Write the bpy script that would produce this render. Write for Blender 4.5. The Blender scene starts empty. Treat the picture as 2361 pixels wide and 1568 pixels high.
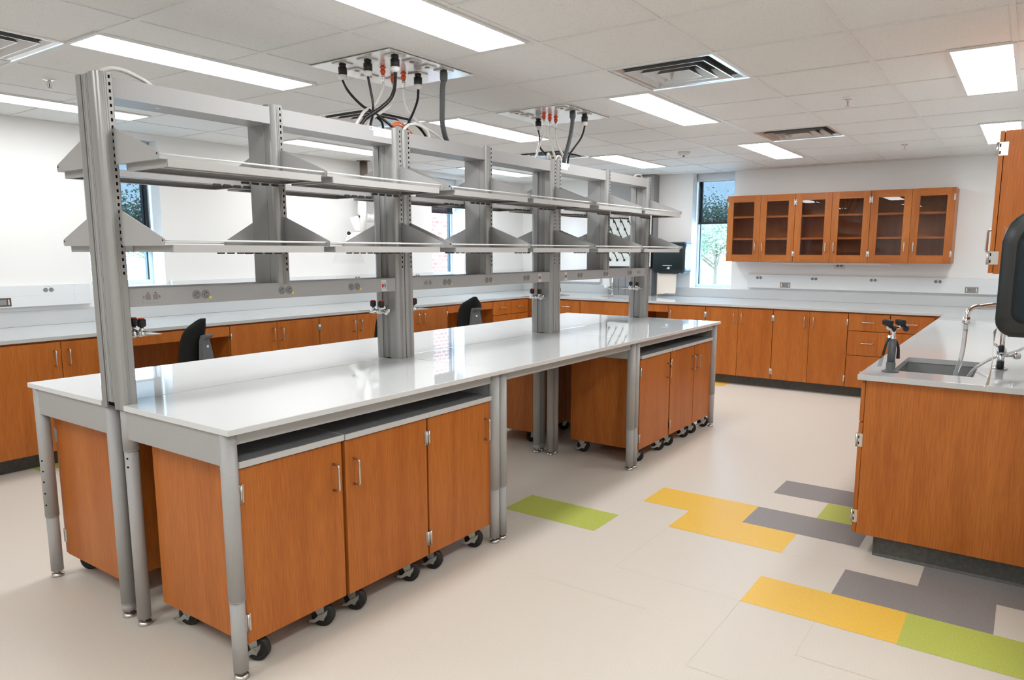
import bpy, bmesh, math, random
from mathutils import Vector, Matrix
random.seed(7)
COL = bpy.context.scene.collection
PI = math.pi
# ------------------------------------------------------------------ materials
M = {}
def mat(name, col, rough=.5, metal=0., spec=.5, emit=None, estr=0., coat=0., trans=0., ior=1.45, alpha=None):
    m = bpy.data.materials.new(name); m.use_nodes = True
    b = m.node_tree.nodes['Principled BSDF']
    b.inputs['Base Color'].default_value = (*col, 1)
    b.inputs['Roughness'].default_value = rough
    b.inputs['Metallic'].default_value = metal
    b.inputs['Specular IOR Level'].default_value = spec
    b.inputs['Coat Weight'].default_value = coat
    b.inputs['Transmission Weight'].default_value = trans
    b.inputs['IOR'].default_value = ior
    if emit: 
        b.inputs['Emission Color'].default_value = (*emit, 1); b.inputs['Emission Strength'].default_value = estr
    M[name] = m
    return m
def nodes(m): return m.node_tree.nodes, m.node_tree.links, m.node_tree.nodes['Principled BSDF']
def speckle(name, base, c2, scale, rough=.5, lo=.45, hi=.6, bump=0., spec=.5, vec='Object', detail=3, stretch=None):
    """base colour with a noise tint"""
    m = mat(name, base, rough, spec=spec); n, l, b = nodes(m)
    tc = n.new('ShaderNodeTexCoord'); nz = n.new('ShaderNodeTexNoise'); nz.inputs['Scale'].default_value = scale; nz.inputs['Detail'].default_value = detail
    src = tc.outputs[vec]
    if stretch:
        mp = n.new('ShaderNodeMapping'); mp.inputs['Scale'].default_value = stretch; l.new(src, mp.inputs['Vector']); src = mp.outputs['Vector']
    l.new(src, nz.inputs['Vector'])
    rp = n.new('ShaderNodeValToRGB'); rp.color_ramp.elements[0].position = lo; rp.color_ramp.elements[1].position = hi
    rp.color_ramp.elements[0].color = (*base, 1); rp.color_ramp.elements[1].color = (*c2, 1)
    l.new(nz.outputs['Fac'], rp.inputs['Fac']); l.new(rp.outputs['Color'], b.inputs['Base Color'])
    if bump:
        bp = n.new('ShaderNodeBump'); bp.inputs['Strength'].default_value = bump; bp.inputs['Distance'].default_value = .002
        l.new(nz.outputs['Fac'], bp.inputs['Height']); l.new(bp.outputs['Normal'], b.inputs['Normal'])
    return m
def wood(name, axis, light, mid, dark, rough=.38):
    m = mat(name, mid, rough, spec=.4); n, l, b = nodes(m)
    tc = n.new('ShaderNodeTexCoord'); oi = n.new('ShaderNodeObjectInfo')
    off = n.new('ShaderNodeVectorMath'); off.operation = 'SCALE'; off.inputs[0].default_value = (7.3, 3.1, 5.7)
    l.new(oi.outputs['Random'], off.inputs['Scale'])
    add = n.new('ShaderNodeVectorMath'); add.operation = 'ADD'; l.new(tc.outputs['Object'], add.inputs[0]); l.new(off.outputs[0], add.inputs[1])
    def noise(s_across, s_along, detail, dist=0.):
        mp = n.new('ShaderNodeMapping'); s = [s_across]*3; s[axis] = s_along; mp.inputs['Scale'].default_value = s
        l.new(add.outputs[0], mp.inputs['Vector'])
        nz = n.new('ShaderNodeTexNoise'); nz.inputs['Scale'].default_value = 1; nz.inputs['Detail'].default_value = detail; nz.inputs['Distortion'].default_value = dist
        l.new(mp.outputs['Vector'], nz.inputs['Vector']); return nz
    broad = noise(9, .9, 4, .6); fine = noise(330, 9, 2)
    rp = n.new('ShaderNodeValToRGB'); e = rp.color_ramp.elements
    e[0].position = .3; e[0].color = (*dark, 1); e[1].position = .72; e[1].color = (*light, 1)
    k = e.new(.5); k.color = (*mid, 1)
    l.new(broad.outputs['Fac'], rp.inputs['Fac'])
    r2 = n.new('ShaderNodeValToRGB'); r2.color_ramp.elements[0].position = .36; r2.color_ramp.elements[1].position = .6
    r2.color_ramp.elements[0].color = (.62, .55, .5, 1); r2.color_ramp.elements[1].color = (1, 1, 1, 1)
    l.new(fine.outputs['Fac'], r2.inputs['Fac'])
    mx = n.new('ShaderNodeMix'); mx.data_type = 'RGBA'; mx.blend_type = 'MULTIPLY'; mx.inputs['Factor'].default_value = .55
    l.new(rp.outputs['Color'], mx.inputs['A']); l.new(r2.outputs['Color'], mx.inputs['B']); l.new(mx.outputs['Result'], b.inputs['Base Color'])
    return m
WL, WM, WD = (.555, .178, .032), (.500, .151, .0245), (.435, .123, .0185)
wood('wood', 2, WL, WM, WD); wood('wood_across', 0, WL, WM, WD)
wood('oak', 2, (.50, .170, .037), (.43, .135, .027), (.355, .102, .019)); wood('oak_across', 0, (.50, .167, .036), (.43, .133, .026), (.36, .104, .019))
speckle('wall_paint', (.84, .835, .815), (.832, .827, .807), 400, .6, bump=.02)
speckle('ceiling_tile', (.79, .78, .755), (.57, .555, .53), 160, .9, .60, .72, bump=.15, vec='Object')
mat('tee_paint', (.75, .74, .715), .5)
speckle('floor_beige', (.70, .645, .565), (.655, .60, .525), 190, .42, .4, .62, spec=.35, detail=6)
speckle('floor_yellow', (.80, .47, .055), (.86, .55, .10), 190, .42, .4, .6, spec=.35, detail=6)
speckle('floor_green', (.44, .50, .085), (.53, .57, .14), 190, .42, .4, .6, spec=.35, detail=6)
speckle('floor_grey', (.235, .22, .215), (.29, .275, .27), 190, .42, .4, .6, spec=.35, detail=6)
mat('floor_seam', (.52, .475, .41), .5)
speckle('vinyl_base', (.075, .075, .07), (.095, .095, .088), 60, .45)
speckle('bench_white', (.70, .715, .715), (.67, .685, .685), 300, .022, spec=.6, lo=.5, hi=.7)
speckle('counter_grey', (.565, .58, .58), (.53, .545, .545), 320, .07, spec=.6, lo=.5, hi=.7)
speckle('grey_paint', (.405, .40, .392), (.39, .385, .377), 200, .42, spec=.5)
mat('brushed_metal', (.37, .367, .356), .33, .5)
mat('cover_grey', (.33, .328, .32), .42)
speckle('tray_paint', (.52, .512, .50), (.50, .492, .48), 200, .4)
mat('plate_grey', (.40, .395, .38), .45)
mat('shade_hook_dark', (.05, .05, .047), .5)  # near-black for the painted shade under the trays, also the hook strips
mat('steel_panel', (.30, .30, .30), .42, .5)
mat('chrome', (.80, .80, .80), .08, 1.)
mat('satin_nickel', (.62, .60, .57), .3, 1.)
mat('zinc', (.42, .43, .405), .38, .9)
mat('black_plastic', (.012, .012, .012), .35)
mat('black_rubber', (.016, .016, .016), .55)
mat('black_cable', (.010, .010, .010), .32)
mat('black_fabric', (.016, .017, .016), .9, spec=.2)
mat('slot_black', (.004, .004, .004), .9, spec=.1)
mat('grey_plastic', (.105, .115, .12), .5)
mat('worksurface_grey', (.22, .23, .235), .42)
mat('edge_band', (.56, .555, .545), .45)
mat('white_plastic', (.82, .82, .80), .35)
mat('ivory_plastic', (.66, .65, .61), .4)
mat('white_hose', (.78, .76, .72), .35)
mat('clear_hose', (.85, .87, .86), .12, trans=.75, ior=1.2)
mat('orange_plastic', (.80, .10, .03), .4)
mat('orange_cable', (.85, .16, .02), .4)
mat('red_plastic', (.55, .02, .015), .4)
mat('yellow_sticker', (.90, .68, .02), .5)
mat('paper_white', (.86, .86, .85), .7)
mat('ink_grey', (.30, .32, .36), .7)
mat('ink_blue', (.55, .66, .78), .7)
mat('outlet_grey', (.235, .24, .235), .5)
mat('outlet_black', (.02, .02, .02), .5)
mat('raceway_white', (.74, .76, .765), .4)
mat('switch_bronze', (.105, .075, .06), .4)
mat('switch_grey', (.26, .235, .22), .4)
mat('gloss_panel', (.80, .80, .79), .14, .25)
mat('vent_metal', (.66, .65, .64), .25, .6)
mat('vent_dark', (.10, .10, .10), .45, .4)
mat('towel_paper', (.74, .66, .57), .9)
mat('dispenser_shell', (.006, .016, .018), .28)
mat('dispenser_teal', (.004, .075, .085), .18, spec=.7)
mat('dispenser_gloss', (.002, .010, .014), .12, spec=.45)
mat('rim_black', (.022, .023, .023), .38)
mat('sink_grey', (.30, .31, .31), .42)
mat('duct_steel', (.30, .25, .22), .3, .9)
mat('whiteboard', (.93, .93, .93), .16)
mat('pegboard', (.80, .83, .79), .4)
mat('frame_alu', (.62, .65, .68), .4, .3)
mat('frame_dark', (.03, .035, .045), .5)
mat('concrete', (.60, .58, .55), .9)
mat('bark', (.12, .09, .06), .9)
speckle('leaf', (.15, .20, .11), (.24, .29, .19), 6, .7)
mat('grass_mat', (.10, .16, .05), .9)
mat('panel_light', (1, 1, 1), .5, emit=(.97, .985, 1.), estr=14.)
mat('tube_lens', (.85, .84, .80), .4)
# glass
def glass(name, tint, gloss_col=(1, 1, 1), ior=1.5):
    m = bpy.data.materials.new(name); m.use_nodes = True; n, l = m.node_tree.nodes, m.node_tree.links
    n.clear(); out = n.new('ShaderNodeOutputMaterial'); t = n.new('ShaderNodeBsdfTransparent'); t.inputs[0].default_value = (*tint, 1)
    g = n.new('ShaderNodeBsdfGlossy'); g.inputs['Roughness'].default_value = .01; g.inputs[0].default_value = (*gloss_col, 1)
    fr = n.new('ShaderNodeFresnel'); fr.inputs[0].default_value = ior
    ge = n.new('ShaderNodeNewGeometry'); inv = n.new('ShaderNodeMath'); inv.operation = 'SUBTRACT'; inv.inputs[0].default_value = 1; l.new(ge.outputs['Backfacing'], inv.inputs[1])
    mu = n.new('ShaderNodeMath'); mu.operation = 'MULTIPLY'; l.new(fr.outputs[0], mu.inputs[0]); l.new(inv.outputs[0], mu.inputs[1])
    mx = n.new('ShaderNodeMixShader'); l.new(mu.outputs[0], mx.inputs[0]); l.new(t.outputs[0], mx.inputs[1]); l.new(g.outputs[0], mx.inputs[2]); l.new(mx.outputs[0], out.inputs[0])
    M[name] = m
glass('window_glass', (.93, .96, .97)); glass('cabinet_glass', (.88, .87, .85), ior=1.5); glass('clear_plastic', (.965, .97, .97), ior=1.2); glass('clear_tag', (.70, .74, .78), ior=1.4)
def screen(name, col, keep):
    m = bpy.data.materials.new(name); m.use_nodes = True; n, l = m.node_tree.nodes, m.node_tree.links
    n.clear(); out = n.new('ShaderNodeOutputMaterial'); t = n.new('ShaderNodeBsdfTransparent'); d = n.new('ShaderNodeBsdfDiffuse'); d.inputs[0].default_value = (*col, 1)
    mx = n.new('ShaderNodeMixShader'); mx.inputs[0].default_value = keep
    l.new(t.outputs[0], mx.inputs[1]); l.new(d.outputs[0], mx.inputs[2]); l.new(mx.outputs[0], out.inputs[0]); M[name] = m
screen('blind_mesh', (.015, .015, .017), .945)
# brick
m = mat('brick', (.45, .16, .11), .85); n, l, b = nodes(m)
tc = n.new('ShaderNodeTexCoord'); mp = n.new('ShaderNodeMapping'); mp.inputs['Rotation'].default_value = (PI/2, 0, 0)
bt = n.new('ShaderNodeTexBrick'); bt.inputs['Scale'].default_value = 4.6; bt.inputs['Color1'].default_value = (.42, .14, .10, 1); bt.inputs['Color2'].default_value = (.52, .22, .17, 1)
bt.inputs['Mortar'].default_value = (.62, .58, .54, 1); bt.inputs['Mortar Size'].default_value = .03
l.new(tc.outputs['Object'], mp.inputs['Vector']); l.new(mp.outputs['Vector'], bt.inputs['Vector']); l.new(bt.outputs['Color'], b.inputs['Base Color'])

# ------------------------------------------------------------------ mesh helpers
def spline(pts, n=8):
    P = [Vector(p) for p in pts]
    if len(P) < 3: return P
    out = []
    for i in range(len(P)-1):
        p0 = P[i-1] if i else P[0]*2-P[1]; p1, p2 = P[i], P[i+1]; p3 = P[i+2] if i+2 < len(P) else P[-1]*2-P[-2]
        for k in range(n):
            t = k/n
            out.append(.5*((2*p1)+(p2-p0)*t+(2*p0-5*p1+4*p2-p3)*t*t+(3*p1-p0-3*p2+p3)*t**3))
    out.append(P[-1]); return out
class B:
    def __init__(s): s.bm = bmesh.new(); s.mats = []; s.mi = 0
    def use(s, name):
        if name not in s.mats: s.mats.append(name)
        s.mi = s.mats.index(name); return s
    def _f(s, vs, smooth=False):
        try: f = s.bm.faces.new(vs)
        except ValueError: return None
        f.material_index = s.mi; f.smooth = smooth; return f
    def box(s, x0, x1, y0, y1, z0, z1, bev=0., seg=2):
        x0, x1 = sorted((x0, x1)); y0, y1 = sorted((y0, y1)); z0, z1 = sorted((z0, z1))
        v = [s.bm.verts.new(p) for p in ((x0,y0,z0),(x1,y0,z0),(x1,y1,z0),(x0,y1,z0),(x0,y0,z1),(x1,y0,z1),(x1,y1,z1),(x0,y1,z1))]
        fs = [s._f([v[i] for i in q]) for q in ((0,3,2,1),(4,5,6,7),(0,1,5,4),(1,2,6,5),(2,3,7,6),(3,0,4,7))]
        if bev:
            es = {e for f in fs for e in f.edges}
            r = bmesh.ops.bevel(s.bm, geom=list(es), offset=bev, segments=seg, affect='EDGES', profile=.5)
            for f in r['faces']: f.material_index = s.mi
        return s
    def quad(s, *pts): s._f([s.bm.verts.new(p) for p in pts]); return s
    def prism(s, poly, axis, a0, a1, bev=0., smooth=False):
        """poly: 2-D outline in the two other axes (in x,y,z order)"""
        def P(p, a):
            q = list(p); q.insert(axis, a); return q
        A = [s.bm.verts.new(P(p, a0)) for p in poly]; C = [s.bm.verts.new(P(p, a1)) for p in poly]
        n = len(poly); fs = [s._f(A[::-1]), s._f(C)]
        for i in range(n): fs.append(s._f([A[i], A[(i+1) % n], C[(i+1) % n], C[i]], smooth))
        if bev:
            es = {e for f in fs[:2] for e in f.edges}
            r = bmesh.ops.bevel(s.bm, geom=list(es), offset=bev, segments=2, affect='EDGES', profile=.5)
            for f in r['faces']: f.material_index = s.mi
        return s
    def cyl(s, p0, p1, r0, r1=None, seg=20, caps=True):
        r1 = r0 if r1 is None else r1
        p0, p1 = Vector(p0), Vector(p1); d = (p1-p0).normalized()
        a = d.orthogonal().normalized(); b = d.cross(a)
        R = lambda p, r: [s.bm.verts.new(p+(a*math.cos(t)+b*math.sin(t))*r) for t in (2*PI*i/seg for i in range(seg))]
        A, C = R(p0, r0), R(p1, r1)
        for i in range(seg): s._f([A[i], A[(i+1) % seg], C[(i+1) % seg], C[i]], True)
        if caps: s._f(A[::-1]); s._f(C)
        return s
    def lathe(s, prof, c=(0,0,0), axis=(0,0,1), seg=24, caps=True):
        """prof: list of (radius, height)"""
        c = Vector(c); d = Vector(axis).normalized(); a = d.orthogonal().normalized(); b = d.cross(a); rings = []
        for r, h in prof:
            rings.append([s.bm.verts.new(c+d*h+(a*math.cos(2*PI*i/seg)+b*math.sin(2*PI*i/seg))*max(r, 1e-5)) for i in range(seg)])
        for A, C in zip(rings, rings[1:]):
            for i in range(seg): s._f([A[i], A[(i+1) % seg], C[(i+1) % seg], C[i]], True)
        if caps: s._f(rings[0][::-1]); s._f(rings[-1])
        return s
    def tube(s, pts, r, seg=10, smooth=8, caps=True):
        P = spline(pts, smooth) if smooth else [Vector(p) for p in pts]
        T = [(P[min(i+1, len(P)-1)]-P[max(i-1, 0)]).normalized() for i in range(len(P))]
        a = T[0].orthogonal().normalized(); rings = []
        for i, p in enumerate(P):
            a = (a-T[i]*a.dot(T[i])).normalized(); b = T[i].cross(a)
            rr = r(i/(len(P)-1)) if callable(r) else r
            rings.append([s.bm.verts.new(p+(a*math.cos(2*PI*k/seg)+b*math.sin(2*PI*k/seg))*rr) for k in range(seg)])
        for A, C in zip(rings, rings[1:]):
            for k in range(seg): s._f([A[k], A[(k+1) % seg], C[(k+1) % seg], C[k]], True)
        if caps: s._f(rings[0][::-1]); s._f(rings[-1])
        return s
    def move(s, v): bmesh.ops.translate(s.bm, verts=s.bm.verts, vec=v); return s
    def rotz(s, a): bmesh.ops.rotate(s.bm, verts=s.bm.verts, cent=(0,0,0), matrix=Matrix.Rotation(a, 3, 'Z')); return s
    def build(s, name, mt=None, parent=None, loc=(0,0,0)):
        bmesh.ops.recalc_face_normals(s.bm, faces=s.bm.faces)
        me = bpy.data.meshes.new(name); s.bm.to_mesh(me); s.bm.free()
        for k in (s.mats or [mt]): me.materials.append(M[k])
        o = bpy.data.objects.new(name, me); COL.objects.link(o); o.location = loc
        if parent: o.parent = parent
        return o
def tag(o, label, cat, group=None):
    o['label'] = label; o['category'] = cat
    if group: o['group'] = group
    return o
def struct(o): o['kind'] = 'structure'; return o
def thing(name, label, cat, loc=(0,0,0), rz=0., group=None):
    o = bpy.data.objects.new(name, None); COL.objects.link(o); o.location = loc; o.rotation_euler = (0,0,rz); o.empty_display_size = .1
    return tag(o, label, cat, group)
def plabel(o, label): o['label'] = label; return o
KIDS = {}
def dup(root, loc, rz, label, group=None):
    r = root.copy(); COL.objects.link(r); r.location = loc; r.rotation_euler = (0,0,rz); r['label'] = label
    if group: r['group'] = group
    def rec(src, dst):
        for ch in list(src.children):
            c = ch.copy(); COL.objects.link(c); c.parent = dst; rec(ch, c)
    rec(root, r); return r

# ------------------------------------------------------------------ dimensions
H = 2.51; YL = 4.30; XB = 7.80; YR = -2.32; XF = -2.80; T = .914
# ------------------------------------------------------------------ camera
cam = bpy.data.cameras.new('camera'); co = bpy.data.objects.new('camera', cam); COL.objects.link(co)
yaw, pit, rol = .6047248337, -.1446277401, .0019440949
cy, sy, cp, sp = math.cos(yaw), math.sin(yaw), math.cos(pit), math.sin(pit)
f = Vector((cy*cp, sy*cp, sp)); r0 = Vector((sy, -cy, 0)); u0 = r0.cross(f)
r = r0*math.cos(rol)+u0*math.sin(rol); u = -r0*math.sin(rol)+u0*math.cos(rol)
co.matrix_world = Matrix(((r.x, u.x, -f.x, -1.3485827), (r.y, u.y, -f.y, -2.1432271), (r.z, u.z, -f.z, 1.5028903), (0,0,0,1)))
cam.sensor_width = 36; cam.sensor_fit = 'HORIZONTAL'; cam.lens = 36*1666.59287/2361
cam.shift_x = -39.202/2361; cam.shift_y = 38.0589/2361; cam.clip_start = .02
bpy.context.scene.camera = co

# ------------------------------------------------------------------ room shell
b = B().use('floor_beige').quad((XF,YR,0),(XB,YR,0),(XB,YL,0),(XF,YL,0))
def ft(mt, x0, x1, y0, y1): b.use(mt); b.quad((x0,y0,.0006),(x1,y0,.0006),(x1,y1,.0006),(x0,y1,.0006))
ft('floor_green', 1.937, 2.228, -.303, .303)
ft('floor_yellow', 2.525, 2.835, -.920, -.312)
ft('floor_yellow', 2.226, 2.525, -1.220, -.609)
ft('floor_grey', 2.525, 2.830, -1.530, -.922)
ft('floor_grey', 3.132, 3.434, -1.530, -.919)
ft('floor_green', 2.830, 3.124, -1.860, -1.249)
ft('floor_yellow', 1.607, 1.906, -1.832, -1.218)
ft('floor_green', 1.604, 1.904, -2.32, -1.832)
ft('floor_grey', 1.906, 2.207, -2.137, -1.528)
ft('floor_grey', 2.207, 2.50, -2.32, -1.835)
ft('floor_yellow', 6.49, 6.79, .62, 1.23)
ft('floor_green', .69, .99, 3.335, 3.9)
b.use('floor_seam')
for (sx, sa, sb) in ((2.227,-1.83,-1.22),(1.606,-1.22,-.61),(1.305,-2.137,-1.527),(1.003,-1.83,-1.22),(1.305,-.915,-.305)): b.quad((sx,sa,.0005),(sx+.0016,sa,.0005),(sx+.0016,sb,.0005),(sx,sb,.0005))
for (sy_, sa, sb) in ((-1.22,1.0,1.61),(-1.53,1.3,1.606),(-.61,1.606,2.226),(-.305,2.228,2.53)): b.quad((sa,sy_,.0005),(sb,sy_,.0005),(sb,sy_+.0014,.0005),(sa,sy_+.0014,.0005))
struct(b.build('floor'))

# walls (openings for three narrow windows)
W1 = (1.56, 2.19, 1.20, 2.46); W2 = (5.755, 6.385, 1.18, 2.46); W3 = (1.03, 1.585, 1.03, 2.51)
WT = .26
b = B(); y0, y1 = YL, YL+WT
for x0, x1, z0, z1 in ((XF, W1[0], 0, H+.1), (W1[1], W2[0], 0, H+.1), (W2[1], XB+WT, 0, H+.1), (W1[0], W1[1], 0, W1[2]), (W1[0], W1[1], W1[3], H+.1), (W2[0], W2[1], 0, W2[2]), (W2[0], W2[1], W2[3], H+.1)):
    b.box(x0, x1, y0, y1, z0, z1)
struct(b.build('wall_left', 'wall_paint'))
b = B()
for ya, yb, z0, z1 in ((YR-.2, W3[0], 0, H+.1), (W3[1], YL, 0, H+.1), (W3[0], W3[1], 0, W3[2])): b.box(XB, XB+WT, ya, yb, z0, z1)
b.box(XB, XB+WT, W3[0], W3[1], H, H+.1)
struct(b.build('wall_back', 'wall_paint'))
struct(B().box(XF, XB, YR-.2, YR, 0, H+.1).build('wall_right', 'wall_paint'))
struct(B().box(XF-.2, XF, YR-.2, YL+WT, 0, H+.1).build('wall_front', 'wall_paint'))

# ceiling tiles: one quad per grid cell, open where a vent sits
SX, SY = .647, .638
gx = lambda k: 3.02+SX*(k-2); gy = lambda j: -.71+SY*j
VENTS = [(1,0),(5,0),(-3,4),(1,4),(5,4)]
b = B()
xs = [XF]+[gx(k) for k in range(-6, 10) if XF < gx(k) < XB]+[XB]; ys = [YR]+[gy(j) for j in range(-2, 8) if YR < gy(j) < YL]+[YL]
vent_boxes = [(gx(k), gx(k+1), gy(j), gy(j+1)) for k, j in VENTS]
for xa, xb in zip(xs, xs[1:]):
    for ya, yb in zip(ys, ys[1:]):
        if any(abs(xa-v[0]) < .01 and abs(ya-v[2]) < .01 for v in vent_boxes): continue
        b.quad((xa,ya,H),(xa,yb,H),(xb,yb,H),(xb,ya,H))
struct(b.build('ceiling', 'ceiling_tile'))
b = B(); tw = .0125
for x in xs: b.box(x-tw, x+tw, YR, YL, H-.005, H+.02)
for y in ys: b.box(XF, XB, y-tw, y+tw, H-.0046, H+.019)
struct(b.build('trim_1', 'tee_paint'))

# windows
def window(n, o, axis):
    """axis 0: in the left wall (runs along x), 1: in the back wall (runs along y)"""
    a0, a1, z0, z1 = o; base = (YL if axis == 0 else XB)+WT-.06
    fr = B()
    def bx(p0, p1, d0, d1, q0, q1):
        if axis == 0: fr.box(p0, p1, base+d0, base+d1, q0, q1)
        else: fr.box(base+d0, base+d1, p0, p1, q0, q1)
    fr.use('frame_alu'); w = .035
    bx(a0, a0+w, 0, .06, z0, z1); bx(a1-w, a1, 0, .06, z0, z1); bx(a0+w, a1-w, 0, .06, z0, z0+.04); bx(a0+w, a1-w, 0, .06, z1-.05, z1)
    fr.use('frame_dark')
    bx(a0+w, a0+w+.012, .01, .05, z0+.04, z1-.05); bx(a1-w-.012, a1-w, .01, .05, z0+.04, z1-.05)
    fo = struct(fr.build('window_%d' % n))
    g = B()
    if axis == 0: g.box(a0+w, a1-w, base+.03, base+.036, z0+.04, z1-.05)
    else: g.box(base+.03, base+.036, a0+w, a1-w, z0+.04, z1-.05)
    g.build('window_pane', 'window_glass', fo)
window(1, W1, 0); window(2, W2, 0); window(3, W3, 1)
def blind(o, axis, zb, label, head=.09):
    a0, a1, z0, z1 = o; base = (YL if axis == 0 else XB)+.17
    t = thing('roller_blind', label, 'blind', ((a0+a1)/2, base, z1) if axis == 0 else (base, (a0+a1)/2, z1), 0 if axis == 0 else PI/2, 'roller blinds')
    w = (a1-a0)/2-.012; d = z1-zb
    B().box(-w, w, -.045, .045, -head, -.002, .004).build('cassette', 'frame_alu', t)
    B().quad((-w+.01, 0, -d), (w-.01, 0, -d), (w-.01, 0, -head), (-w+.01, 0, -head)).build('screen', 'blind_mesh', t)
    B().box(-w+.01, w-.01, -.008, .008, -d-.025, -d, .003).build('hem_bar', 'black_plastic', t)
blind(W1, 0, 1.515, 'dark mesh roller blind half lowered in the left wall window near the end post')
blind(W2, 0, 2.03, 'dark roller blind mostly raised in the far left wall window')
blind(W3, 1, 1.885, 'dark mesh roller blind in the window beside the glass cabinets', .10)

# outside
struct(B().box(-14, 40, YL+.7, 40, -.6, -.5).box(XB+.7, 40, -30, YL+.7, -.6, -.5).build('ground', 'concrete'))
def tree(loc, h, rad, label, seed, n=1500, zc=2.8, zh=1.0):
    rnd = random.Random(seed); t = thing('tree', label, 'tree', loc)
    bb = B(); bb.tube([(0,0,0),(.05,.02,h*.3),(-.05,0,h*.62)], lambda q: .10*(1-q*.6), 10)
    for k in range(7):
        a = k*.9+rnd.random(); z = h*(.3+.04*k)
        bb.tube([(0,0,z),(math.cos(a)*rad*.35,math.sin(a)*rad*.35,z+h*.12),(math.cos(a)*rad*.7,math.sin(a)*rad*.7,z+h*.2)], lambda q: .05*(1-q*.8), 6)
    bb.build('trunk', 'bark', t)
    lf = B(); cl = [(rnd.uniform(-1,1)*rad*.7, rnd.uniform(-1,1)*rad*.7, zc+rnd.uniform(-1,1)*zh) for _ in range(26)]
    for i in range(n):
        c = cl[i % 26]; v = Vector((rnd.gauss(0,1), rnd.gauss(0,1), rnd.gauss(0,.8)))*rad*.19; p = Vector(c)+v
        a = Vector((rnd.uniform(-1,1), rnd.uniform(-1,1), rnd.uniform(-1,1))).normalized()*.055; q = a.orthogonal().normalized()*.035
        lf.quad(p-a, p+q, p+a, p-q)
    lf.build('foliage', 'leaf', t)
tree((25, 7.6, -.5), 3.9, 1.9, 'leafy tree outside the window beside the glass cabinets', 3, 8000, 2.75, .75)
tree((31, 10.6, -.5), 4.3, 2.4, 'tree further off outside the window beside the glass cabinets', 5, 4000, 3.0, .8)
tree((11.2, 20.5, -.5), 3.7, 2.2, 'tree outside the left wall window near the end post', 8, 8000, 2.75, .5)
tag(B().box(0, 1.1, 0, .35, 0, 4.2).build('brick_pier', 'brick', None, (6.455, 4.98, -.5)), 'red brick pier outside the far left wall window', 'brick pier')

# ------------------------------------------------------------------ ceiling fittings
def light(x0, x1, y0, y1, label):
    t = thing('ceiling_light', label, 'ceiling light', ((x0+x1)/2, (y0+y1)/2, H-.006), 0, 'recessed ceiling lights')
    w, d = (x1-x0)/2, (y1-y0)/2; f_ = .018
    fr = B()
    for q in ((-w-f_, w+f_, -d-f_, -d), (-w-f_, w+f_, d, d+f_), (-w-f_, -w, -d, d), (w, w+f_, -d, d)): fr.box(q[0], q[1], q[2], q[3], -.006, .005)
    fr.build('frame', 'tee_paint', t)
    B().box(-w, w, -d, d, -.002, .003).build('diffuser', 'panel_light', t)
LX = ((.43, 1.66), (3.03, 4.28), (5.58, 6.83))
where = (('nearest the camera', 'over the bench middle', 'nearest the back wall'))
for i, (xa, xb) in enumerate(LX):
    light(xa, xb, -.035, .245, 'long lit ceiling panel above the aisle side of the bench, ' + where[i])
    light(xa, xb, 1.535, 1.815 if i == 0 else 1.84, 'long lit ceiling panel above the bench far side, ' + where[i])
    light(xa, xb, 3.43, 3.70, 'long lit ceiling panel above the left wall counter, ' + where[i])
light(3.005, 4.23, -1.975, -1.71, 'lit ceiling panel near the right frame edge, above the sink counter')
light(5.55, 6.79, -1.975, -1.71, 'lit ceiling panel partly hidden by the right wall cabinet')
light(.43, 1.66, -1.975, -1.71, 'added fill panel on the ceiling above the right wall dispenser, out of view')  # unseen panel, added to light the aisle side cabinet fronts
for ya, yb, s_ in ((-.035, .245, 'aisle side'), (1.535, 1.82, 'far side'), (-1.975, -1.71, 'right wall side')):
    light(-2.16, -.93, ya, yb, 'added fill panel on the ceiling behind the camera, ' + s_ + ', out of view')  # unseen panels continuing the grid, added to brighten the foreground
def vent(k, j, label):
    cx, cy_ = (gx(k)+gx(k+1))/2, (gy(j)+gy(j+1))/2
    t = thing('ceiling_vent', label, 'air vent', (cx, cy_, H-.004), 0, 'square ceiling vents')
    def ring(bb, a0, z0, a1, z1, th=.0015):
        for s_ in ((1,1),):
            A = [(-a0,-a0,z0),(a0,-a0,z0),(a0,a0,z0),(-a0,a0,z0)]; C = [(-a1,-a1,z1),(a1,-a1,z1),(a1,a1,z1),(-a1,a1,z1)]
            for i in range(4): bb.quad(A[i], A[(i+1) % 4], C[(i+1) % 4], C[i])
    h = .308
    p = B(); ring(p, h, .003, h-.03, .003); ring(p, h-.03, .003, h-.05, .02); ring(p, h-.05, .02, h-.055, .14); p.build('flange', 'vent_metal', t)
    q = B().box(-h+.05, h-.05, -h+.05, h-.05, .13, .14); q.build('plenum', 'vent_dark', t)
    for a, nm in ((.238, 'louvre'), (.168, 'louvre'), (.098, 'louvre')):
        c = B(); ring(c, a, -.006, a-.05, .055); ring(c, a, -.006, a-.008, -.006); ring(c, a-.008, -.006, a-.052, .050); c.build(nm, 'vent_metal', t)
    B().box(-.03, .03, -.03, .03, .03, .034).build('centre_plate', 'vent_metal', t)
vl = ['square ceiling air vent at the top right of the photo, nearer the camera', 'square ceiling air vent above the aisle, nearer the back wall', 'square ceiling air vent cut by the left edge of the photo',
      'square ceiling air vent behind the cables of the nearer service panel', 'square ceiling air vent behind the cables of the farther service panel']
for (k, j), lb in zip(VENTS, vl): vent(k, j, lb)
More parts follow.
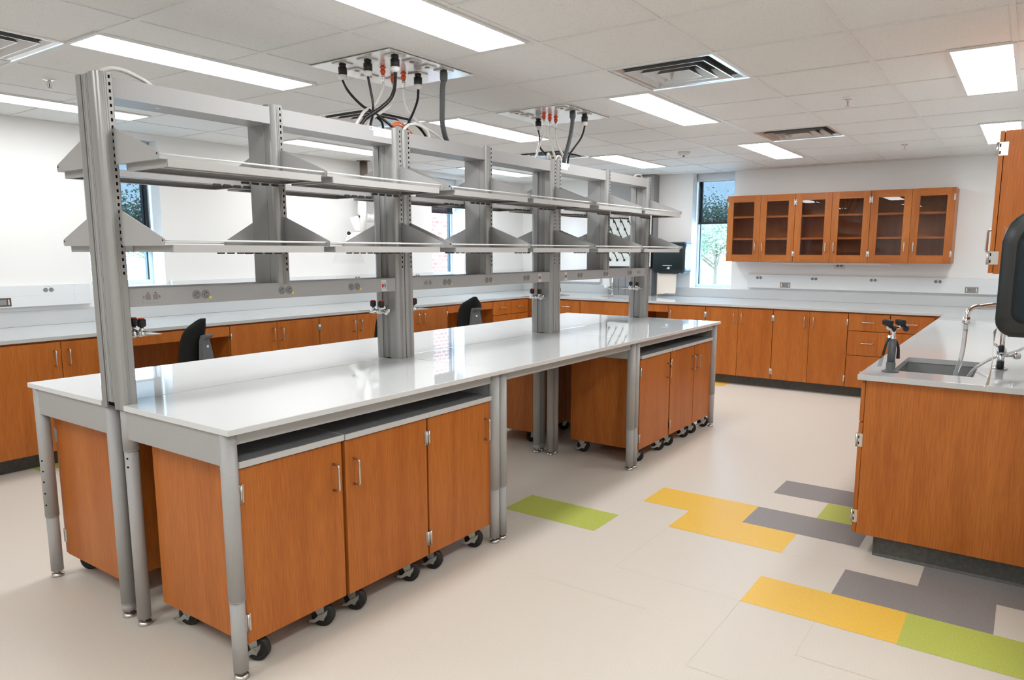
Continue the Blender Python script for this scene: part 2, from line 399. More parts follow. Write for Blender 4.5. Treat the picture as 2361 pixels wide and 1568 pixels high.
def sprinkler(x, y, label):
    t = thing('sprinkler_head', label, 'sprinkler', (x, y, H), 0, 'sprinkler heads')
    B().lathe([(.034,0),(.034,-.003),(.026,-.008),(.012,-.01)]).build('escutcheon', 'chrome', t)
    q = B(); q.cyl((0,0,-.008),(0,0,-.024), .009); q.tube([(.009,0,-.02),(.014,0,-.034),(.004,0,-.05)], .0022, 6); q.tube([(-.009,0,-.02),(-.014,0,-.034),(-.004,0,-.05)], .0022, 6)
    q.lathe([(.004,-.046),(.015,-.052),(.015,-.054),(.003,-.054)]); q.build('frame', 'satin_nickel', t)
    B().cyl((0,0,-.024),(0,0,-.046), .0028, seg=8).build('bulb', 'red_plastic', t)
sprinkler(.723, 2.766, 'chrome sprinkler head on the ceiling left of the near end post')
sprinkler(3.944, -1.046, 'chrome sprinkler head in the middle of the right ceiling area')
sprinkler(6.446, -1.056, 'chrome sprinkler head on the ceiling close to the back wall')
t = thing('smoke_detector', 'round white smoke detector on the ceiling near the back wall', 'smoke detector', (5.82, .89, H))
B().lathe([(.062,0),(.062,-.012),(.05,-.03),(.03,-.036)]).build('housing', 'ivory_plastic', t); B().lathe([(.01,-.034),(.01,-.045),(.004,-.047)]).build('sensor', 'black_plastic', t)

# ------------------------------------------------------------------ island bench: tables
MOD = 1.5425; W1T = .757; YB = 1.532
def table(side, i, label):
    """front tables (side 0) stand on the aisle side, back tables are their mirror image"""
    x0, x1 = MOD*i+(.0012 if i else 0), MOD*(i+1)-.0012
    t = thing('lab_table', label, 'table', ((x0+x1)/2, .38 if side == 0 else 1.15, 0), 0, 'island lab tables')
    ox, oy = t.location.x, t.location.y
    my = (lambda y: y-oy) if side == 0 else (lambda y: YB-y-oy)
    n = .0595 if i == 0 else .0595; ye = W1T+.0065
    # top with the corners notched for the uprights
    poly = [(x0-ox, my(0)), (x1-ox, my(0)), (x1-ox, my(.679)), (x1-n-ox, my(.679)), (x1-n-ox, my(ye)), (x0+n-ox, my(ye)), (x0+n-ox, my(.679)), (x0-ox, my(.679))]
    if side: poly = poly[::-1]
    B().prism(poly, 2, .892, T, .0022).build('table_top', 'bench_white', t)
    for q, xc in ((0, x0+.03), (1, x1-.03)):
        s_ = -1 if q == 0 else 1
        B().box(xc-.018-ox, xc+.018-ox, my(.05), my(.70), .776, .892, .003).build('apron', 'grey_paint', t)
        for yy, zj in ((.05, .292), (.706, .73 if side == 0 else .06)):
            c = B(); X, Y = xc-ox, my(yy)
            c.use('grey_paint'); c.cyl((X,Y,zj),(X,Y,.892), .0285, seg=28); c.cyl((X,Y,.028),(X,Y,zj), .0258, seg=28); c.cyl((X,Y,zj-.001),(X,Y,zj+.002), .0288, seg=28)
            c.use('slot_black')
            if i == 0 and q == 0:
                dr = Vector((-.9, -.45, 0)).normalized()
                for hz in ((.70, .665) if yy > .5 and side == 0 else (.56,.51,.46,.405,.35) if side and yy < .5 else ()):
                    p = Vector((X, Y, hz)); rr = .0258 if hz < zj else .0285
                    c.cyl(p+dr*(rr-.004), p+dr*(rr+.0004), .0042, seg=10)
            lg = c.build('leg', None, t)
            ft_ = B(); ft_.cyl((X,Y,.012),(X,Y,.03), .009, seg=12); ft_.lathe([(.025,0),(.027,.004),(.025,.013),(.012,.016)], (X,Y,0)); ft_.build('foot', 'satin_nickel', lg)
    for yy in (.045, .66):
        B().box(x0+.06-ox, x1-.06-ox, my(yy), my(yy+.03), .845, .892, .002).build('rail', 'grey_paint', t)
pos = ('nearest the camera', 'middle of three', 'nearest the back wall')
for i in range(3):
    table(0, i, 'white topped grey lab table on the aisle side of the island, ' + pos[i])
    table(1, i, 'white topped grey lab table on the far side of the island, ' + pos[i])

# ------------------------------------------------------------------ island bench: overhead shelving frames
YC = (.676+.856)/2                                                # mid line of the uprights
UW = .059
def upright(parent, ox, x0, zb, full):
    x1 = x0+UW; X0, X1 = x0-ox, x1-ox
    c = B(); c.use('brushed_metal')
    def half(sgn):
        # rounded column: flat slotted flange at the +x side
        y = lambda v: sgn*v                                        # measured from the mid line outwards
        out = [(X0, y(.030)), (X0, y(.058))]
        for k in range(7):
            a = PI/2*k/6; out.append((X0+.022-.022*math.cos(a), y(.058+.031*math.sin(a))))
        out += [(X1-.004, y(.089)), (X1, y(.086)), (X1, y(.030))]
        return out
    for sgn in (-1, 1): c.prism(half(sgn), 2, zb, 2.145, smooth=False)
    # fluting on the rounded nose
    for sgn in (-1, 1):
        for gx_ in (.026, .034): c.box(X0+gx_, X0+gx_+.0016, sgn*.0885, sgn*.0905, zb, 2.145)
    c.use('slot_black')
    k = 0; z = 2.129
    while z > 1.40:
        for sgn in (-1, 1): c.box(X1-.0175, X1-.0105, sgn*.0880, sgn*.0895, z-.0058, z+.0058)
        z -= .0254
    o = c.build('upright', None, parent)
    if full:
        for sgn, X in ((-1, X0), (1, X1)):
            cv = B().use('cover_grey'); k_ = 1 if sgn < 0 else -1; cv.box(X+k_*.003, X+k_*.008, -.0268, .0268, zb+.025, 2.143); cv.use('slot_black'); cv.box(X+k_*.006, X+k_*.012, -.0299, .0299, zb+.01, 2.142)
            for yy in (-.016, -.006, .018): cv.box(X+k_*.0028, X+k_*.004, yy-.0006, yy+.0006, zb+.025, 2.143)
            cv.build('cover_panel', None, o)
    else:
        B().box(X0-.0015, X0+.006, -.0285, .0875, zb, 2.143, .001, 1).box(X1-.008, X1-.004, -.029, .029, zb, 2.143).build('cover_panel', 'cover_grey', o)
    return o
UX = [-.004, .728, 1.476, 1.541, 2.270, 3.010, 3.076, 3.815, 4.567]
SLOT = [x+UW-.014 for x in UX]
FR = [(0,1,2), (3,4,5), (6,7,8)]
def outlet_pair(bm, x, y, z, s, face=-1, k=1.):
    """two round receptacles on a face looking along face*y"""
    for dx in (-.020*k, .020*k):
        bm.use('outlet_grey'); bm.lathe([(.0175*s,0),(.0175*s,.0016),(.0165*s,.002)], (x+dx, y, z), (0, face, 0), 20)
        bm.use('outlet_black'); e = y+face*.0021
        bm.box(x+dx-.0085*s, x+dx-.006*s, y, e+face*.0003, z-.004*s, z+.003*s); bm.box(x+dx-.002*s, x+dx+.006*s, y, e+face*.0003, z+.006*s, z+.0085*s)
        bm.box(x+dx-.002*s, x+dx+.006*s, y, e+face*.0003, z-.0085*s, z-.007*s); bm.box(x+dx+.001*s, x+dx+.003*s, y, e+face*.0003, z+.004*s, z+.007*s)
yR = .690
OUT = [[.353, .769, 1.185], [1.90, 2.30, 2.72], [3.434, 3.843, 4.267]]
DATA = [.146, 1.735, 4.44]; SWI = [1.387, 2.879, 3.224]
for i, (a, m_, c_) in enumerate(FR):
    xa, xb = UX[a], UX[c_]+UW
    t = thing('shelving_frame', 'grey metal overhead shelving frame on the island, ' + ('nearest the camera', 'middle of the three', 'nearest the back wall')[i], 'shelving frame', ((xa+xb)/2, YC, T), 0, 'overhead shelving frames')
    ox = t.location.x
    t.location.z = 0
    upright(t, ox, UX[a], .8935, True); upright(t, ox, UX[c_], .8935, True); upright(t, ox, UX[m_], 1.352, False)
    yA, yB2 = yR-YC, YC-yR
    bm_ = B()
    for p, q in ((UX[a]+UW, UX[m_]), (UX[m_]+UW, UX[c_])):
        bm_.box(p-ox, q-ox, yA+.004, yB2-.004, 2.0603, 2.066); bm_.box(p-ox, q-ox, yA, yA+.004, 2.060, 2.132); bm_.box(p-ox, q-ox, yB2-.004, yB2, 2.060, 2.132)
    bm_.build('top_beam', 'grey_paint', t)
    rl = B(); p, q = UX[a]+UW, UX[c_]
    rl.box(p-ox, q-ox, yA, yB2, 1.287, 1.3585, .001); rail = rl.build('service_rail', 'grey_paint', t)
    for x in OUT[i]:
        o = B(); outlet_pair(o, x-ox, yA, 1.3225, 1.05); o.use('yellow_sticker'); o.lathe([(.0058,0),(.0058,.0006)], (x+.041-ox, yA, 1.309), (0,-1,0), 12); o.build('outlet', None, rail)
    o = B(); X = DATA[i]-ox; o.use('plate_grey'); o.box(X-.036, X+.036, yA-.0015, yA, 1.301, 1.346, .0007); o.use('outlet_black')
    for dx in (-.015, .015):
        o.use('switch_grey'); o.box(X+dx-.010, X+dx+.010, yA-.0022, yA, 1.312, 1.334); o.use('outlet_black'); o.box(X+dx-.004, X+dx+.004, yA-.0024, yA, 1.337, 1.340)
        o.box(X+dx*2.1-.001, X+dx*2.1+.001, yA-.0024, yA, 1.318, 1.328)
    o.build('data_plate', None, rail)
    o = B(); X = SWI[i]-ox; o.use('paper_white'); o.box(X-.014, X+.018, yA-.001, yA, 1.340, 1.3485); o.box(X-.013, X+.021, yA-.001, yA, 1.293, 1.302)
    o.use('ink_grey')
    for zz in (1.3442, 1.2975): o.box(X-.008, X+.012, yA-.0013, yA, zz-.0012, zz+.0012)
    o.use('ivory_plastic'); o.box(X-.017, X+.021, yA-.0012, yA, 1.3045, 1.338); o.use('red_plastic'); o.box(X-.012, X-.001, yA-.0035, yA, 1.311, 1.329); o.use('outlet_grey'); o.box(X+.005, X+.016, yA-.0025, yA, 1.311, 1.331)
    o.build('power_switch', None, rail)
    if i != 1:
        st = B(); X0, X1 = (1.333, 1.472) if i == 0 else (3.139, 3.262)
        st.use('paper_white')
        if i == 0: st.box(X0+.012-ox, X1-ox, yA-.0012, yA, 2.088, 2.131); st.box(X0-.012-ox, X0+.03-ox, yA-.0014, yA, 2.114, 2.133)
        else: st.box(X0-ox, X1-.02-ox, yA-.0012, yA, 2.086, 2.131); st.box(X1-.035-ox, X1-ox, yA-.0014, yA, 2.107, 2.131)
        st.use('ink_blue'); st.box(X0+.018-ox, X0+.045-ox, yA-.0016, yA, 2.106, 2.128)
        st.use('ink_grey'); st.lathe([(.006,0),(.006,.0017)], (X0-.003-ox if i == 0 else X1-.02-ox, yA, 2.124), (0,-1,0), 12)
        for k in range(3): st.box(X0+.06-ox, X0+.09-ox, yA-.0016, yA, 2.120-.006*k, 2.1215-.006*k); st.box(X0+.06-ox, X0+.105-ox, yA-.0016, yA, 2.101-.005*k, 2.1022-.005*k)
        st.build('rating_label', None, t)

# shelves: end brackets, tray and retaining rod are one shelf
def shelf(x0, x1, zt, side, label, grp):
    """zt: top of the tray lip; side -1 aisle, +1 far side"""
    t = thing('hanging_shelf', label, 'shelf', ((x0+x1)/2, YC+side*.089, zt-.027), 0, grp)
    w = (x1-x0)/2; Y = lambda d: side*d; DP = .298
    for sx, X in ((1, -w), (-1, w)):
        br = B()
        pl = [(Y(0), .022), (Y(DP-.008), .022), (Y(DP), .030), (Y(DP), .046), (Y(DP-.012), .052), (Y(.0), .157), (Y(-.004), .157), (Y(-.004), .03)]
        br.prism(pl, 0, X+sx*.001, X+sx*.003); br.box(X+sx*.003, X+sx*.029, Y(.004), Y(DP), .0225, .0245); br.box(X+sx*.0285, X+sx*.0305, Y(.03), Y(DP), -.001, .0245); br.box(X+sx*.0305, X+sx*.045, Y(.03), Y(DP), -.001, .001)
        br.use('grey_paint'); br.use('slot_black'); br.cyl((X, Y(DP-.012), .041), (X+sx*.004, Y(DP-.012), .041), .0035, seg=10)
        br.mats = ['grey_paint', 'slot_black'] if br.mats != ['grey_paint', 'slot_black'] else br.mats
        br.build('end_bracket', None, t)
    a, c = -w+.031, w-.031
    tr = B(); tr.box(a, c, Y(.019), Y(DP-.001), .0225, .0254); tr.box(a, c, Y(DP-.001), Y(DP+.002), -.002, .0255); tr.box(a, c, Y(DP-.016), Y(DP-.001), -.0018, .0)
    tr.box(a, c, Y(.016), Y(.019), -.001, .0255); tr.box(a, c, Y(.019), Y(.034), -.0008, .001); tr.box(a, c, Y(.14), Y(.165), .008, .0225)
    tr.build('tray', 'tray_paint', t)
    B().box(a+.001, c-.001, Y(.036), Y(DP-.017), .0213, .0224).build('underside_shade', 'shade_hook_dark', t)  # dark sheet that puts the shade under the tray into its colour
    hk = B()
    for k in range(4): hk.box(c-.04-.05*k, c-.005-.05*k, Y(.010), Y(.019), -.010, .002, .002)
    hk.build('hook_strip', 'shade_hook_dark', t)
    B().cyl((-w+.003, Y(DP-.012), .041), (w-.003, Y(DP-.012), .041), .0036, seg=10).build('retaining_rod', 'white_plastic', t)
bays = [(0,1),(1,2),(3,4),(4,5),(6,7),(7,8)]
ords = ('first', 'second', 'third', 'fourth', 'fifth', 'sixth')
for side, sn in ((-1, 'aisle'), (1, 'far')):
    for zt, tn in ((1.823, 'upper'), (1.525, 'lower')):
        for i, (p, q) in enumerate(bays):
            shelf(SLOT[p]+(.0015 if p in (1,4,7) else 0), SLOT[q]-(.0015 if q in (1,4,7) else 0), zt, side, f'{tn} grey metal shelf on the {sn} side, {ords[i]} bay from the near end', f'{tn} shelves on the {sn} side')

# gas taps on the uprights
def gas_tap(label, loc=None, rz=0.):
    t = thing('gas_tap', label, 'gas tap', loc, rz, 'twin gas taps')
    q = B(); q.lathe([(.027,0),(.027,.004),(.02,.009),(.012,.011)], (0,0,0), (1,0,0)); q.cyl((.008,0,0),(.05,0,0), .009); q.lathe([(.004,-.016),(.015,-.012),(.0175,0),(.015,.012),(.004,.016)], (.055,0,0), (0,0,1), 20); q.build('body', 'chrome', t)
    for s_ in (-1, 1):
        d = Vector((.45, s_*.89, 0)).normalized(); o = Vector((.055, 0, 0))
        v = B(); v.cyl(o+d*.008, o+d*.05, .0105); v.lathe([(.0135,0),(.0135,.012)], o+d*.022, d, 8); v.cyl(o+d*.034, o+d*.034+Vector((0,0,.03)), .0085); v.lathe([(.011,0),(.011,.008)], o+d*.034+Vector((0,0,.012)), (0,0,1), 6); v.build('valve', 'chrome', t)
        k = B(); c = o+d*.034; k.use('black_plastic'); k.lathe([(.013,.026),(.0165,.030),(.0165,.052),(.014,.056)], c, (0,0,1), 14); kn = k.build('knob', None, t)
        B().lathe([(.0115,.0555),(.0115,.0595),(.010,.061)], c, (0,0,1), 16).build('knob_cap', 'orange_plastic', kn)
        nz = B(); pr = [(.0095,.048)]
        for j in range(7): pr += [(.0088-.0008*j, .056+.0085*j), (.0070-.0008*j, .0575+.0085*j)]
        pr += [(.0022, .118)]; nz.lathe(pr, o, d, 14); nz.build('nozzle', 'satin_nickel', t)
    return t
tp = gas_tap('twin gas tap on the near end post, black knobs with red caps', (UX[0]+UW-.0035, YC, 1.178), 0)
for x, face, lb in ((UX[2], -1, 'twin gas tap on the near face of the first double post'), (UX[3]+UW, 1, 'twin gas tap on the far face of the first double post, mostly hidden'),
                    (UX[5], -1, 'twin gas tap on the near face of the second double post'), (UX[6]+UW, 1, 'twin gas tap on the far face of the second double post, mostly hidden'), (UX[8], -1, 'twin gas tap on the last post, nearest the back wall')):
    dup(tp, (x-face*.0035, YC, 1.178), 0 if face > 0 else PI, lb)

# ------------------------------------------------------------------ casework helpers (local frame: front looks along -y, x runs along the front)
def pull(parent, x, z, y, vertical=True, L=.106, out=.034, r=.0043, mt='satin_nickel'):
    h = L/2
    P = [(0,0,-h),(0,-out*.72,-h),(0,-out*.95,-h+.004),(0,-out,-h+.010),(0,-out,h-.010),(0,-out*.95,h-.004),(0,-out*.72,h),(0,0,h)]
    if not vertical: P = [(p[2], p[1], 0) for p in P]
    return B().tube([(x+p[0], y+p[1], z+p[2]) for p in P], r, 10, 0).build('handle', mt, parent)
def hinge(parent, x, z, y, side, L=.066):
    """barrel on the front edge, leaf wrapped round the door side; side +1: the cabinet lies to +x"""
    q = B(); q.cyl((x+side*.002, y-.004, z-L/2), (x+side*.002, y-.004, z+L/2), .0052, seg=10); q.box(x, x+side*.014, y-.0022, y, z-L/2, z+L/2); q.box(x-side*.0012, x, y, y+.034, z-L/2+.002, z+L/2-.002)
    return q.build('hinge', 'satin_nickel', parent)
def hinge_open(parent, x, z, y, side, L=.066):
    q = B(); q.use('satin_nickel'); q.box(x-side*.0016, x, y-.006, y+.034, z-L/2, z+L/2); q.cyl((x-side*.001, y-.005, z-L/2), (x-side*.001, y-.005, z+L/2), .0055, seg=10)
    q.use('slot_black'); q.box(x-side*.0019, x, y+.002, y+.007, z+.008, z+.022); q.box(x-side*.0019, x, y+.002, y+.007, z-.022, z-.008)
    return q.build('hinge', None, parent)
DT = .02                                                            # door thickness
def front(t, kind, x0, x1, z0, z1, hside=None, handle=True, grain='wood', hz=None, hx=None, hfun=hinge):
    g = .0018
    d = B().box(x0+g, x1-g, -DT, -.0008, z0+g, z1-g, .0012, 1).build(kind, grain, t)
    if handle:
        if kind == 'door':
            hxx = hx if hx is not None else ((x1-.045) if hside == 'L' else (x0+.045))
            pull(d, hxx, (z1-.125) if hz is None else hz, -DT)
        else: pull(d, (x0+x1)/2, (z0+z1)/2+.005, -DT, False, .115)
    if kind == 'door' and hside:
        for z in (z1-.09, z0+.085): hfun(d, x0+g if hside == 'L' else x1-g, z, -DT, 1 if hside == 'L' else -1)
    return d
def carcass(t, w, depth, z0, z1, grain='wood', open_front=False):
    p = .018; c = B()
    c.box(0, p, 0, depth, z0, z1); c.box(w-p, w, 0, depth, z0, z1); c.box(p, w-p, depth-p, depth, z0, z1); c.box(p, w-p, 0, depth-p, z0, z0+p); c.box(p, w-p, 0, depth-p, z1-p, z1)
    return c.build('carcass', grain, t)
ZT, ZB = .8855, .105
def base_cabinet(loc, rz, w, fronts, label, depth=.56, kick=True, group='wooden base cabinets'):
    t = thing('base_cabinet', label, 'cabinet', loc, rz, group)
    carcass(t, w, depth, ZB, ZT)
    if kick: B().box(.0, w, .075, depth, 0, ZB-.001).build('toe_kick', 'vinyl_base', t)
    for fr in fronts: front(t, **fr)
    return t
D2 = lambda w: [dict(kind='door', x0=.002, x1=w/2, z0=.108, z1=.874, hside='L', hz=.762), dict(kind='door', x0=w/2, x1=w-.002, z0=.108, z1=.874, hside='R', hz=.762)]
def DR(w, n=2):
    out = []
    for k in range(n):
        a, c = w/n*k+.002, w/n*(k+1)-.002
        for za, zb in ((.698, .874), (.444, .696), (.108, .442)): out.append(dict(kind='drawer', x0=a, x1=c, z0=za, z1=zb))
    return out
# left wall run (front at y = 3.40)
FL = (3.402, 0)
for x0, x1, lb in ((-.49, .44, 'wooden two door base cabinet at the left frame edge'), (.44, 1.37, 'wooden two door base cabinet under the left counter behind the near end post'),
                   (2.206, 3.143, 'wooden two door base cabinet under the left counter right of the nearer chair'), (3.143, 4.08, 'wooden two door base cabinet under the left counter behind the first double post'),
                   (4.08, 4.986, 'wooden two door base cabinet under the left counter left of the farther chair')):
    base_cabinet((x0, 3.402, 0), 0, x1-x0, D2(x1-x0), lb)
base_cabinet((5.85, 3.402, 0), 0, .79, DR(.77), 'wooden six drawer base cabinet in the corner of the left counter')
def knee(loc, rz, w, label):
    t = thing('knee_apron', label, 'apron panel', loc, rz, 'kneehole aprons')
    B().box(.001, w-.001, -.018, 0, .789, .872, .001, 1).build('panel', 'wood', t); B().box(.004, w-.004, .0, .02, .80, ZT).build('support_rail', 'wood', t)
    B().box(.004, w-.004, .53, .548, .02, ZT).build('back_panel', 'wood', t)
knee((1.371, 3.402, 0), 0, .834, 'wooden kneehole apron under the left counter behind the nearer chair')
knee((4.987, 3.402, 0), 0, .862, 'wooden kneehole apron under the left counter behind the farther chair')
# back wall run (front at x = 6.672, local x runs to -y)
XBK = 6.672; RB = -PI/2
def bk(y0, y1, fr, lb): return base_cabinet((XBK, y0, 0), RB, y0-y1, fr, lb)
bk(3.36, 2.592, DR(.768), 'wooden drawer base cabinet in the left corner of the back wall counter')
w = 2.592-1.79; bk(2.592, 1.79, [dict(kind='drawer', x0=.002, x1=w-.002, z0=.698, z1=.874, handle=False), dict(kind='door', x0=.002, x1=w/2, z0=.108, z1=.696, hside='L'), dict(kind='door', x0=w/2, x1=w-.002, z0=.108, z1=.696, hside='R')], 'wooden sink base cabinet below the back wall sink')
knee((XBK, 1.789, 0), RB, .411, 'wooden kneehole apron under the back wall counter right of the last post')
w = 1.377-.915; bk(1.377, .915, [dict(kind='door', x0=.002, x1=w-.002, z0=.108, z1=.874, hside='R', hz=.762)], 'wooden single door base cabinet under the back window')
bk(.915, .143, D2(.772), 'wooden two door base cabinet under the left glass cabinet on the back wall')
bk(.143, -.624, D2(.767), 'wooden two door base cabinet under the back wall counter, left of the drawers')
bk(-.624, -1.406, DR(.782), 'wooden drawer base cabinet at the right end of the back wall counter')
tag(B().box(XBK, XBK+.02, -1.50, -1.407, 0, ZT).build('filler_strip', 'wood'), 'narrow wooden filler strip in the right corner of the back counter', 'filler strip')
# right run / sink end (front at y = -1.505, local x runs to -x)
tag(B().box(6.642, 6.70, 3.362, 3.42, 0, ZT).build('filler_strip', 'wood'), 'narrow wooden filler post in the inner corner of the left and back counters', 'filler strip')
t = thing('base_cabinet', 'wooden sink base cabinet with its broad end panel facing the camera', 'cabinet', (3.36, -1.523, 0), PI, 'wooden base cabinets')
w = 3.36-2.437; c = B(); p = .018; dpt = .795
c.box(0, p, 0, dpt, ZB, ZT); c.box(p, w-p, dpt-p, dpt, ZB, ZT); c.box(p, w-p, 0, dpt-p, ZB, ZB+p); c.build('carcass', 'wood', t)
B().box(w-p, w, .0015, dpt, ZB, ZT, .001, 1).build('end_panel', 'wood', t)
kb = B(); kb.box(0, w-.035, .085, dpt, 0, ZB-.001); kb.prism([(w-.035,0),(w-.025,0),(w-.030,.004),(w-.034,.012),(w-.034,.10),(w-.035,.10)], 1, .078, dpt); kb.box(.0, w-.030, .078, .085, 0, ZB-.002); kb.build('toe_kick', 'vinyl_base', t)
front(t, 'drawer', .002, w-.002, .677, .874, None, False); front(t, 'door', .002, w/2, .108, .673, 'L', True, hfun=hinge_open); front(t, 'door', w/2, w-.002, .108, .673, 'R', True, hfun=hinge_open)
for x1, x0, lb in ((4.44, 3.362, 'wooden base cabinet along the right counter next to the sink cabinet'), (5.54, 4.442, 'wooden base cabinet in the middle of the right counter'), (6.62, 5.542, 'wooden base cabinet at the far end of the right counter')):
    base_cabinet((x1, -1.523, 0), PI, x1-x0, D2(x1-x0), lb)

# worktops
def top(name, bmx, label): return tag(bmx.build(name, 'counter_grey'), label, 'worktop')
ct = B(); z0 = .887
ct.box(-.5, 6.640, 3.370, YL, z0, T, .002); top('countertop', ct, 'long grey countertop along the left wall')
ct = B(); xa, xb = 6.6405, XB
hx0, hx1, hy0, hy1 = 7.02, 7.40, 1.95, 2.52
ct.box(xa, hx0, YR, YL, z0, T, .002); ct.box(hx1, xb, YR, YL, z0, T, .0); ct.box(hx0, hx1, YR, hy0, z0, T, 0); ct.box(hx0, hx1, hy1, YL, z0, T, 0); top('countertop', ct, 'grey countertop along the back wall with a sink on its left half')
SX0, SX1, SY0, SY1 = 2.64, 3.205, -1.955, -1.608
ct = B(); ct.box(2.412, SX0, YR, -1.487, z0, T, .0015, 2); ct.box(SX1, 6.640, YR, -1.487, z0, T, 0); ct.box(SX0, SX1, SY1, -1.487, z0, T, 0); ct.box(SX0, SX1, YR, SY0, z0, T, 0); top('countertop', ct, 'light grey countertop with a sink at its near end, right side of the photo')
def basin(x0, x1, y0, y1, label, zt=.886):
    t = thing('sink_basin', label, 'sink', ((x0+x1)/2, (y0+y1)/2, .68)); ox, oy, oz = t.location
    q = B(); e = .012; d = .70
    for (a, b_, c, d_) in ((x0-e, x0, y0-e, y1+e), (x1, x1+e, y0-e, y1+e), (x0, x1, y0-e, y0), (x0, x1, y1, y1+e)): q.box(a-ox, b_-ox, c-oy, d_-oy, d-oz, zt-oz)
    q.box(x0-ox, x1-ox, y0-oy, y1-oy, d-.01-oz, d-oz); q.build('bowl', 'sink_grey', t)
    B().lathe([(.04,0),(.04,.004),(.03,.005),(.012,.002)], (0,0,d-oz)).build('drain', 'chrome', t)
basin(SX0-.006, SX1+.006, SY0-.006, SY1+.006, 'grey undermounted sink at the near end of the right counter')
basin(hx0-.004, hx1+.004, hy0-.004, hy1+.004, 'grey undermounted sink in the back wall counter')
def splash(name, bx, label): return tag(B().box(*bx, .0015).build(name, 'counter_grey'), label, 'backsplash')
splash('backsplash', (-.5, XB-.0225, YL-.022, YL-.001, T+.0005, 1.034), 'grey backsplash strip along the left wall counter')
splash('backsplash', (XB-.022, XB-.001, YR+.0225, 2.03, T+.0005, 1.028), 'grey backsplash strip along the back wall counter, right part')
splash('backsplash', (XB-.022, XB-.001, 2.76, YL-.0225, T+.0005, 1.028), 'grey backsplash strip along the back wall counter, left part')
splash('backsplash', (2.43, XB-.0225, YR+.001, YR+.022, T+.0005, 1.028), 'grey backsplash strip along the right wall counter')

# surface raceways with outlets
def raceway(loc, rz, L, label, outs, sws, bronze=False):
    """local: back on y=0 plane, front looks along -y, x along the wall"""
    t = thing('wall_raceway', label, 'raceway', loc, rz, 'white outlet raceways')
    h0, h1, d = 0., .166, .045
    q = B(); q.box(0, L, -d, 0, h0, h1, .002); q.use('raceway_white'); q.build('channel', None, t)
    s_ = B(); s_.box(.002, L-.002, -d-.0008, -d, .083, .0842)
    for k in range(1, int(L/.95)+1): s_.box(k*.95, k*.95+.0012, -d-.0008, -d, .004, .162)
    s_.build('seam', 'ivory_plastic', t)
    for x in outs:
        o = B(); outlet_pair(o, x, -d, .125, 1.0); o.use('switch_grey'); o.box(x-.046, x-.042, -d-.0006, -d, .1235, .1265); o.box(x+.042, x+.046, -d-.0006, -d, .1235, .1265); o.box(x-.012, x+.012, -d-.0005, -d, .150, .1518); o.build('outlet', None, t)
    for x in sws:
        o = B(); o.use('switch_bronze' if bronze else 'switch_grey'); o.box(x-.062, x+.062, -d-.003, -d, .010, .075, .001); o.use('outlet_grey'); o.box(x-.03, x+.03, -d-.0036, -d, .022, .063)
        o.use('red_plastic' if not bronze else 'switch_grey'); o.box(x-.028, x-.016, -d-.005, -d, .040, .052); o.use('white_plastic'); o.box(x-.049, x-.042, -d-.0036, -d, .022, .063); o.box(x+.042, x+.049, -d-.0036, -d, .022, .063); o.build('data_box', None, t)
raceway((-.5, YL-.0005, 1.068), 0, 2.02, 'white outlet raceway on the left wall at the left frame edge', [1.71], [1.385], True)
raceway((2.223, YL-.0005, 1.068), 0, 3.50, 'white outlet raceway on the left wall behind the island', [.9, 2.2, 3.2], [])
raceway((6.405, YL-.0005, 1.068), 0, 1.35, 'short white outlet raceway in the far left corner', [.5], [])
raceway((XB-.0005, 4.25, 1.06), RB, .60, 'short white outlet raceway on the back wall beside the whiteboard', [], [])
raceway((XB-.0005, .797, 1.056), RB, 3.11, 'long white outlet raceway on the back wall under the glass cabinets', [.142, .80, 1.449, 2.10], [.464, 2.423])

# ------------------------------------------------------------------ glass front wall cabinets
def wall_cabinet(loc, rz, w, depth, h, label, group, left_end=None):
    t = thing('glass_wall_cabinet', label, 'cabinet', loc, rz, group)
    p = .018; c = B(); c.box(0, p, 0, depth, 0, h); c.box(w-p, w, 0, depth, 0, h); c.box(p, w-p, depth-p, depth, 0, h); c.box(p, w-p, 0, depth-p, 0, p); c.box(p, w-p, 0, depth-p, h-p, h); c.build('carcass', 'wood', t)
    for z in (.262, .522): B().box(p+.001, w-p-.001, .001, depth-p-.001, z, z+.022).build('shelf', 'wood_across', t)
    sw, rw = .074, .078
    for k in (0, 1):
        x0, x1 = w/2*k+.0015, w/2*(k+1)-.0015; g = .002
        d = B()
        d.use('oak'); d.box(x0, x0+sw, -DT, -.0008, g, h-g, .001, 1); d.box(x1-sw, x1, -DT, -.0008, g, h-g, .001, 1)
        d.use('oak_across'); d.box(x0+sw, x1-sw, -DT+.0003, -.001, g, g+rw+.005, 0); d.box(x0+sw, x1-sw, -DT+.0003, -.001, h-g-rw, h-g, 0)
        o = d.build('door', None, t)
        B().box(x0+sw, x1-sw, -.012, -.009, g+rw+.005, h-g-rw).build('glass_pane', 'cabinet_glass', o)
        pull(o, x1-.042 if k == 0 else x0+.042, .175, -DT)
        for z in (.10, h-.10): hinge(o, x0 if k == 0 else x1, z, -DT, 1 if k == 0 else -1)
GX = 7.452; wG = (.988+1.432)/3
for k, lb in enumerate(('glass fronted wooden wall cabinet next to the back window', 'glass fronted wooden wall cabinet, middle of the three on the back wall', 'glass fronted wooden wall cabinet at the right end of the three on the back wall')):
    wall_cabinet((GX+DT, .988-wG*k-.0005, 1.382), RB, wG-.001, XB-GX-DT-.001, .79, lb, 'glass fronted wall cabinets')
t = thing('strip_light', 'slim white strip light under the glass cabinets', 'light fitting', (7.60, .46, 1.3815), RB)
B().box(0, 1.30, -.02, .02, -.026, -.001, .004).build('lens', 'tube_lens', t); B().box(-.012, 0, -.022, .022, -.028, -.001).box(1.30, 1.312, -.022, .022, -.028, -.001).build('end_cap', 'white_plastic', t)
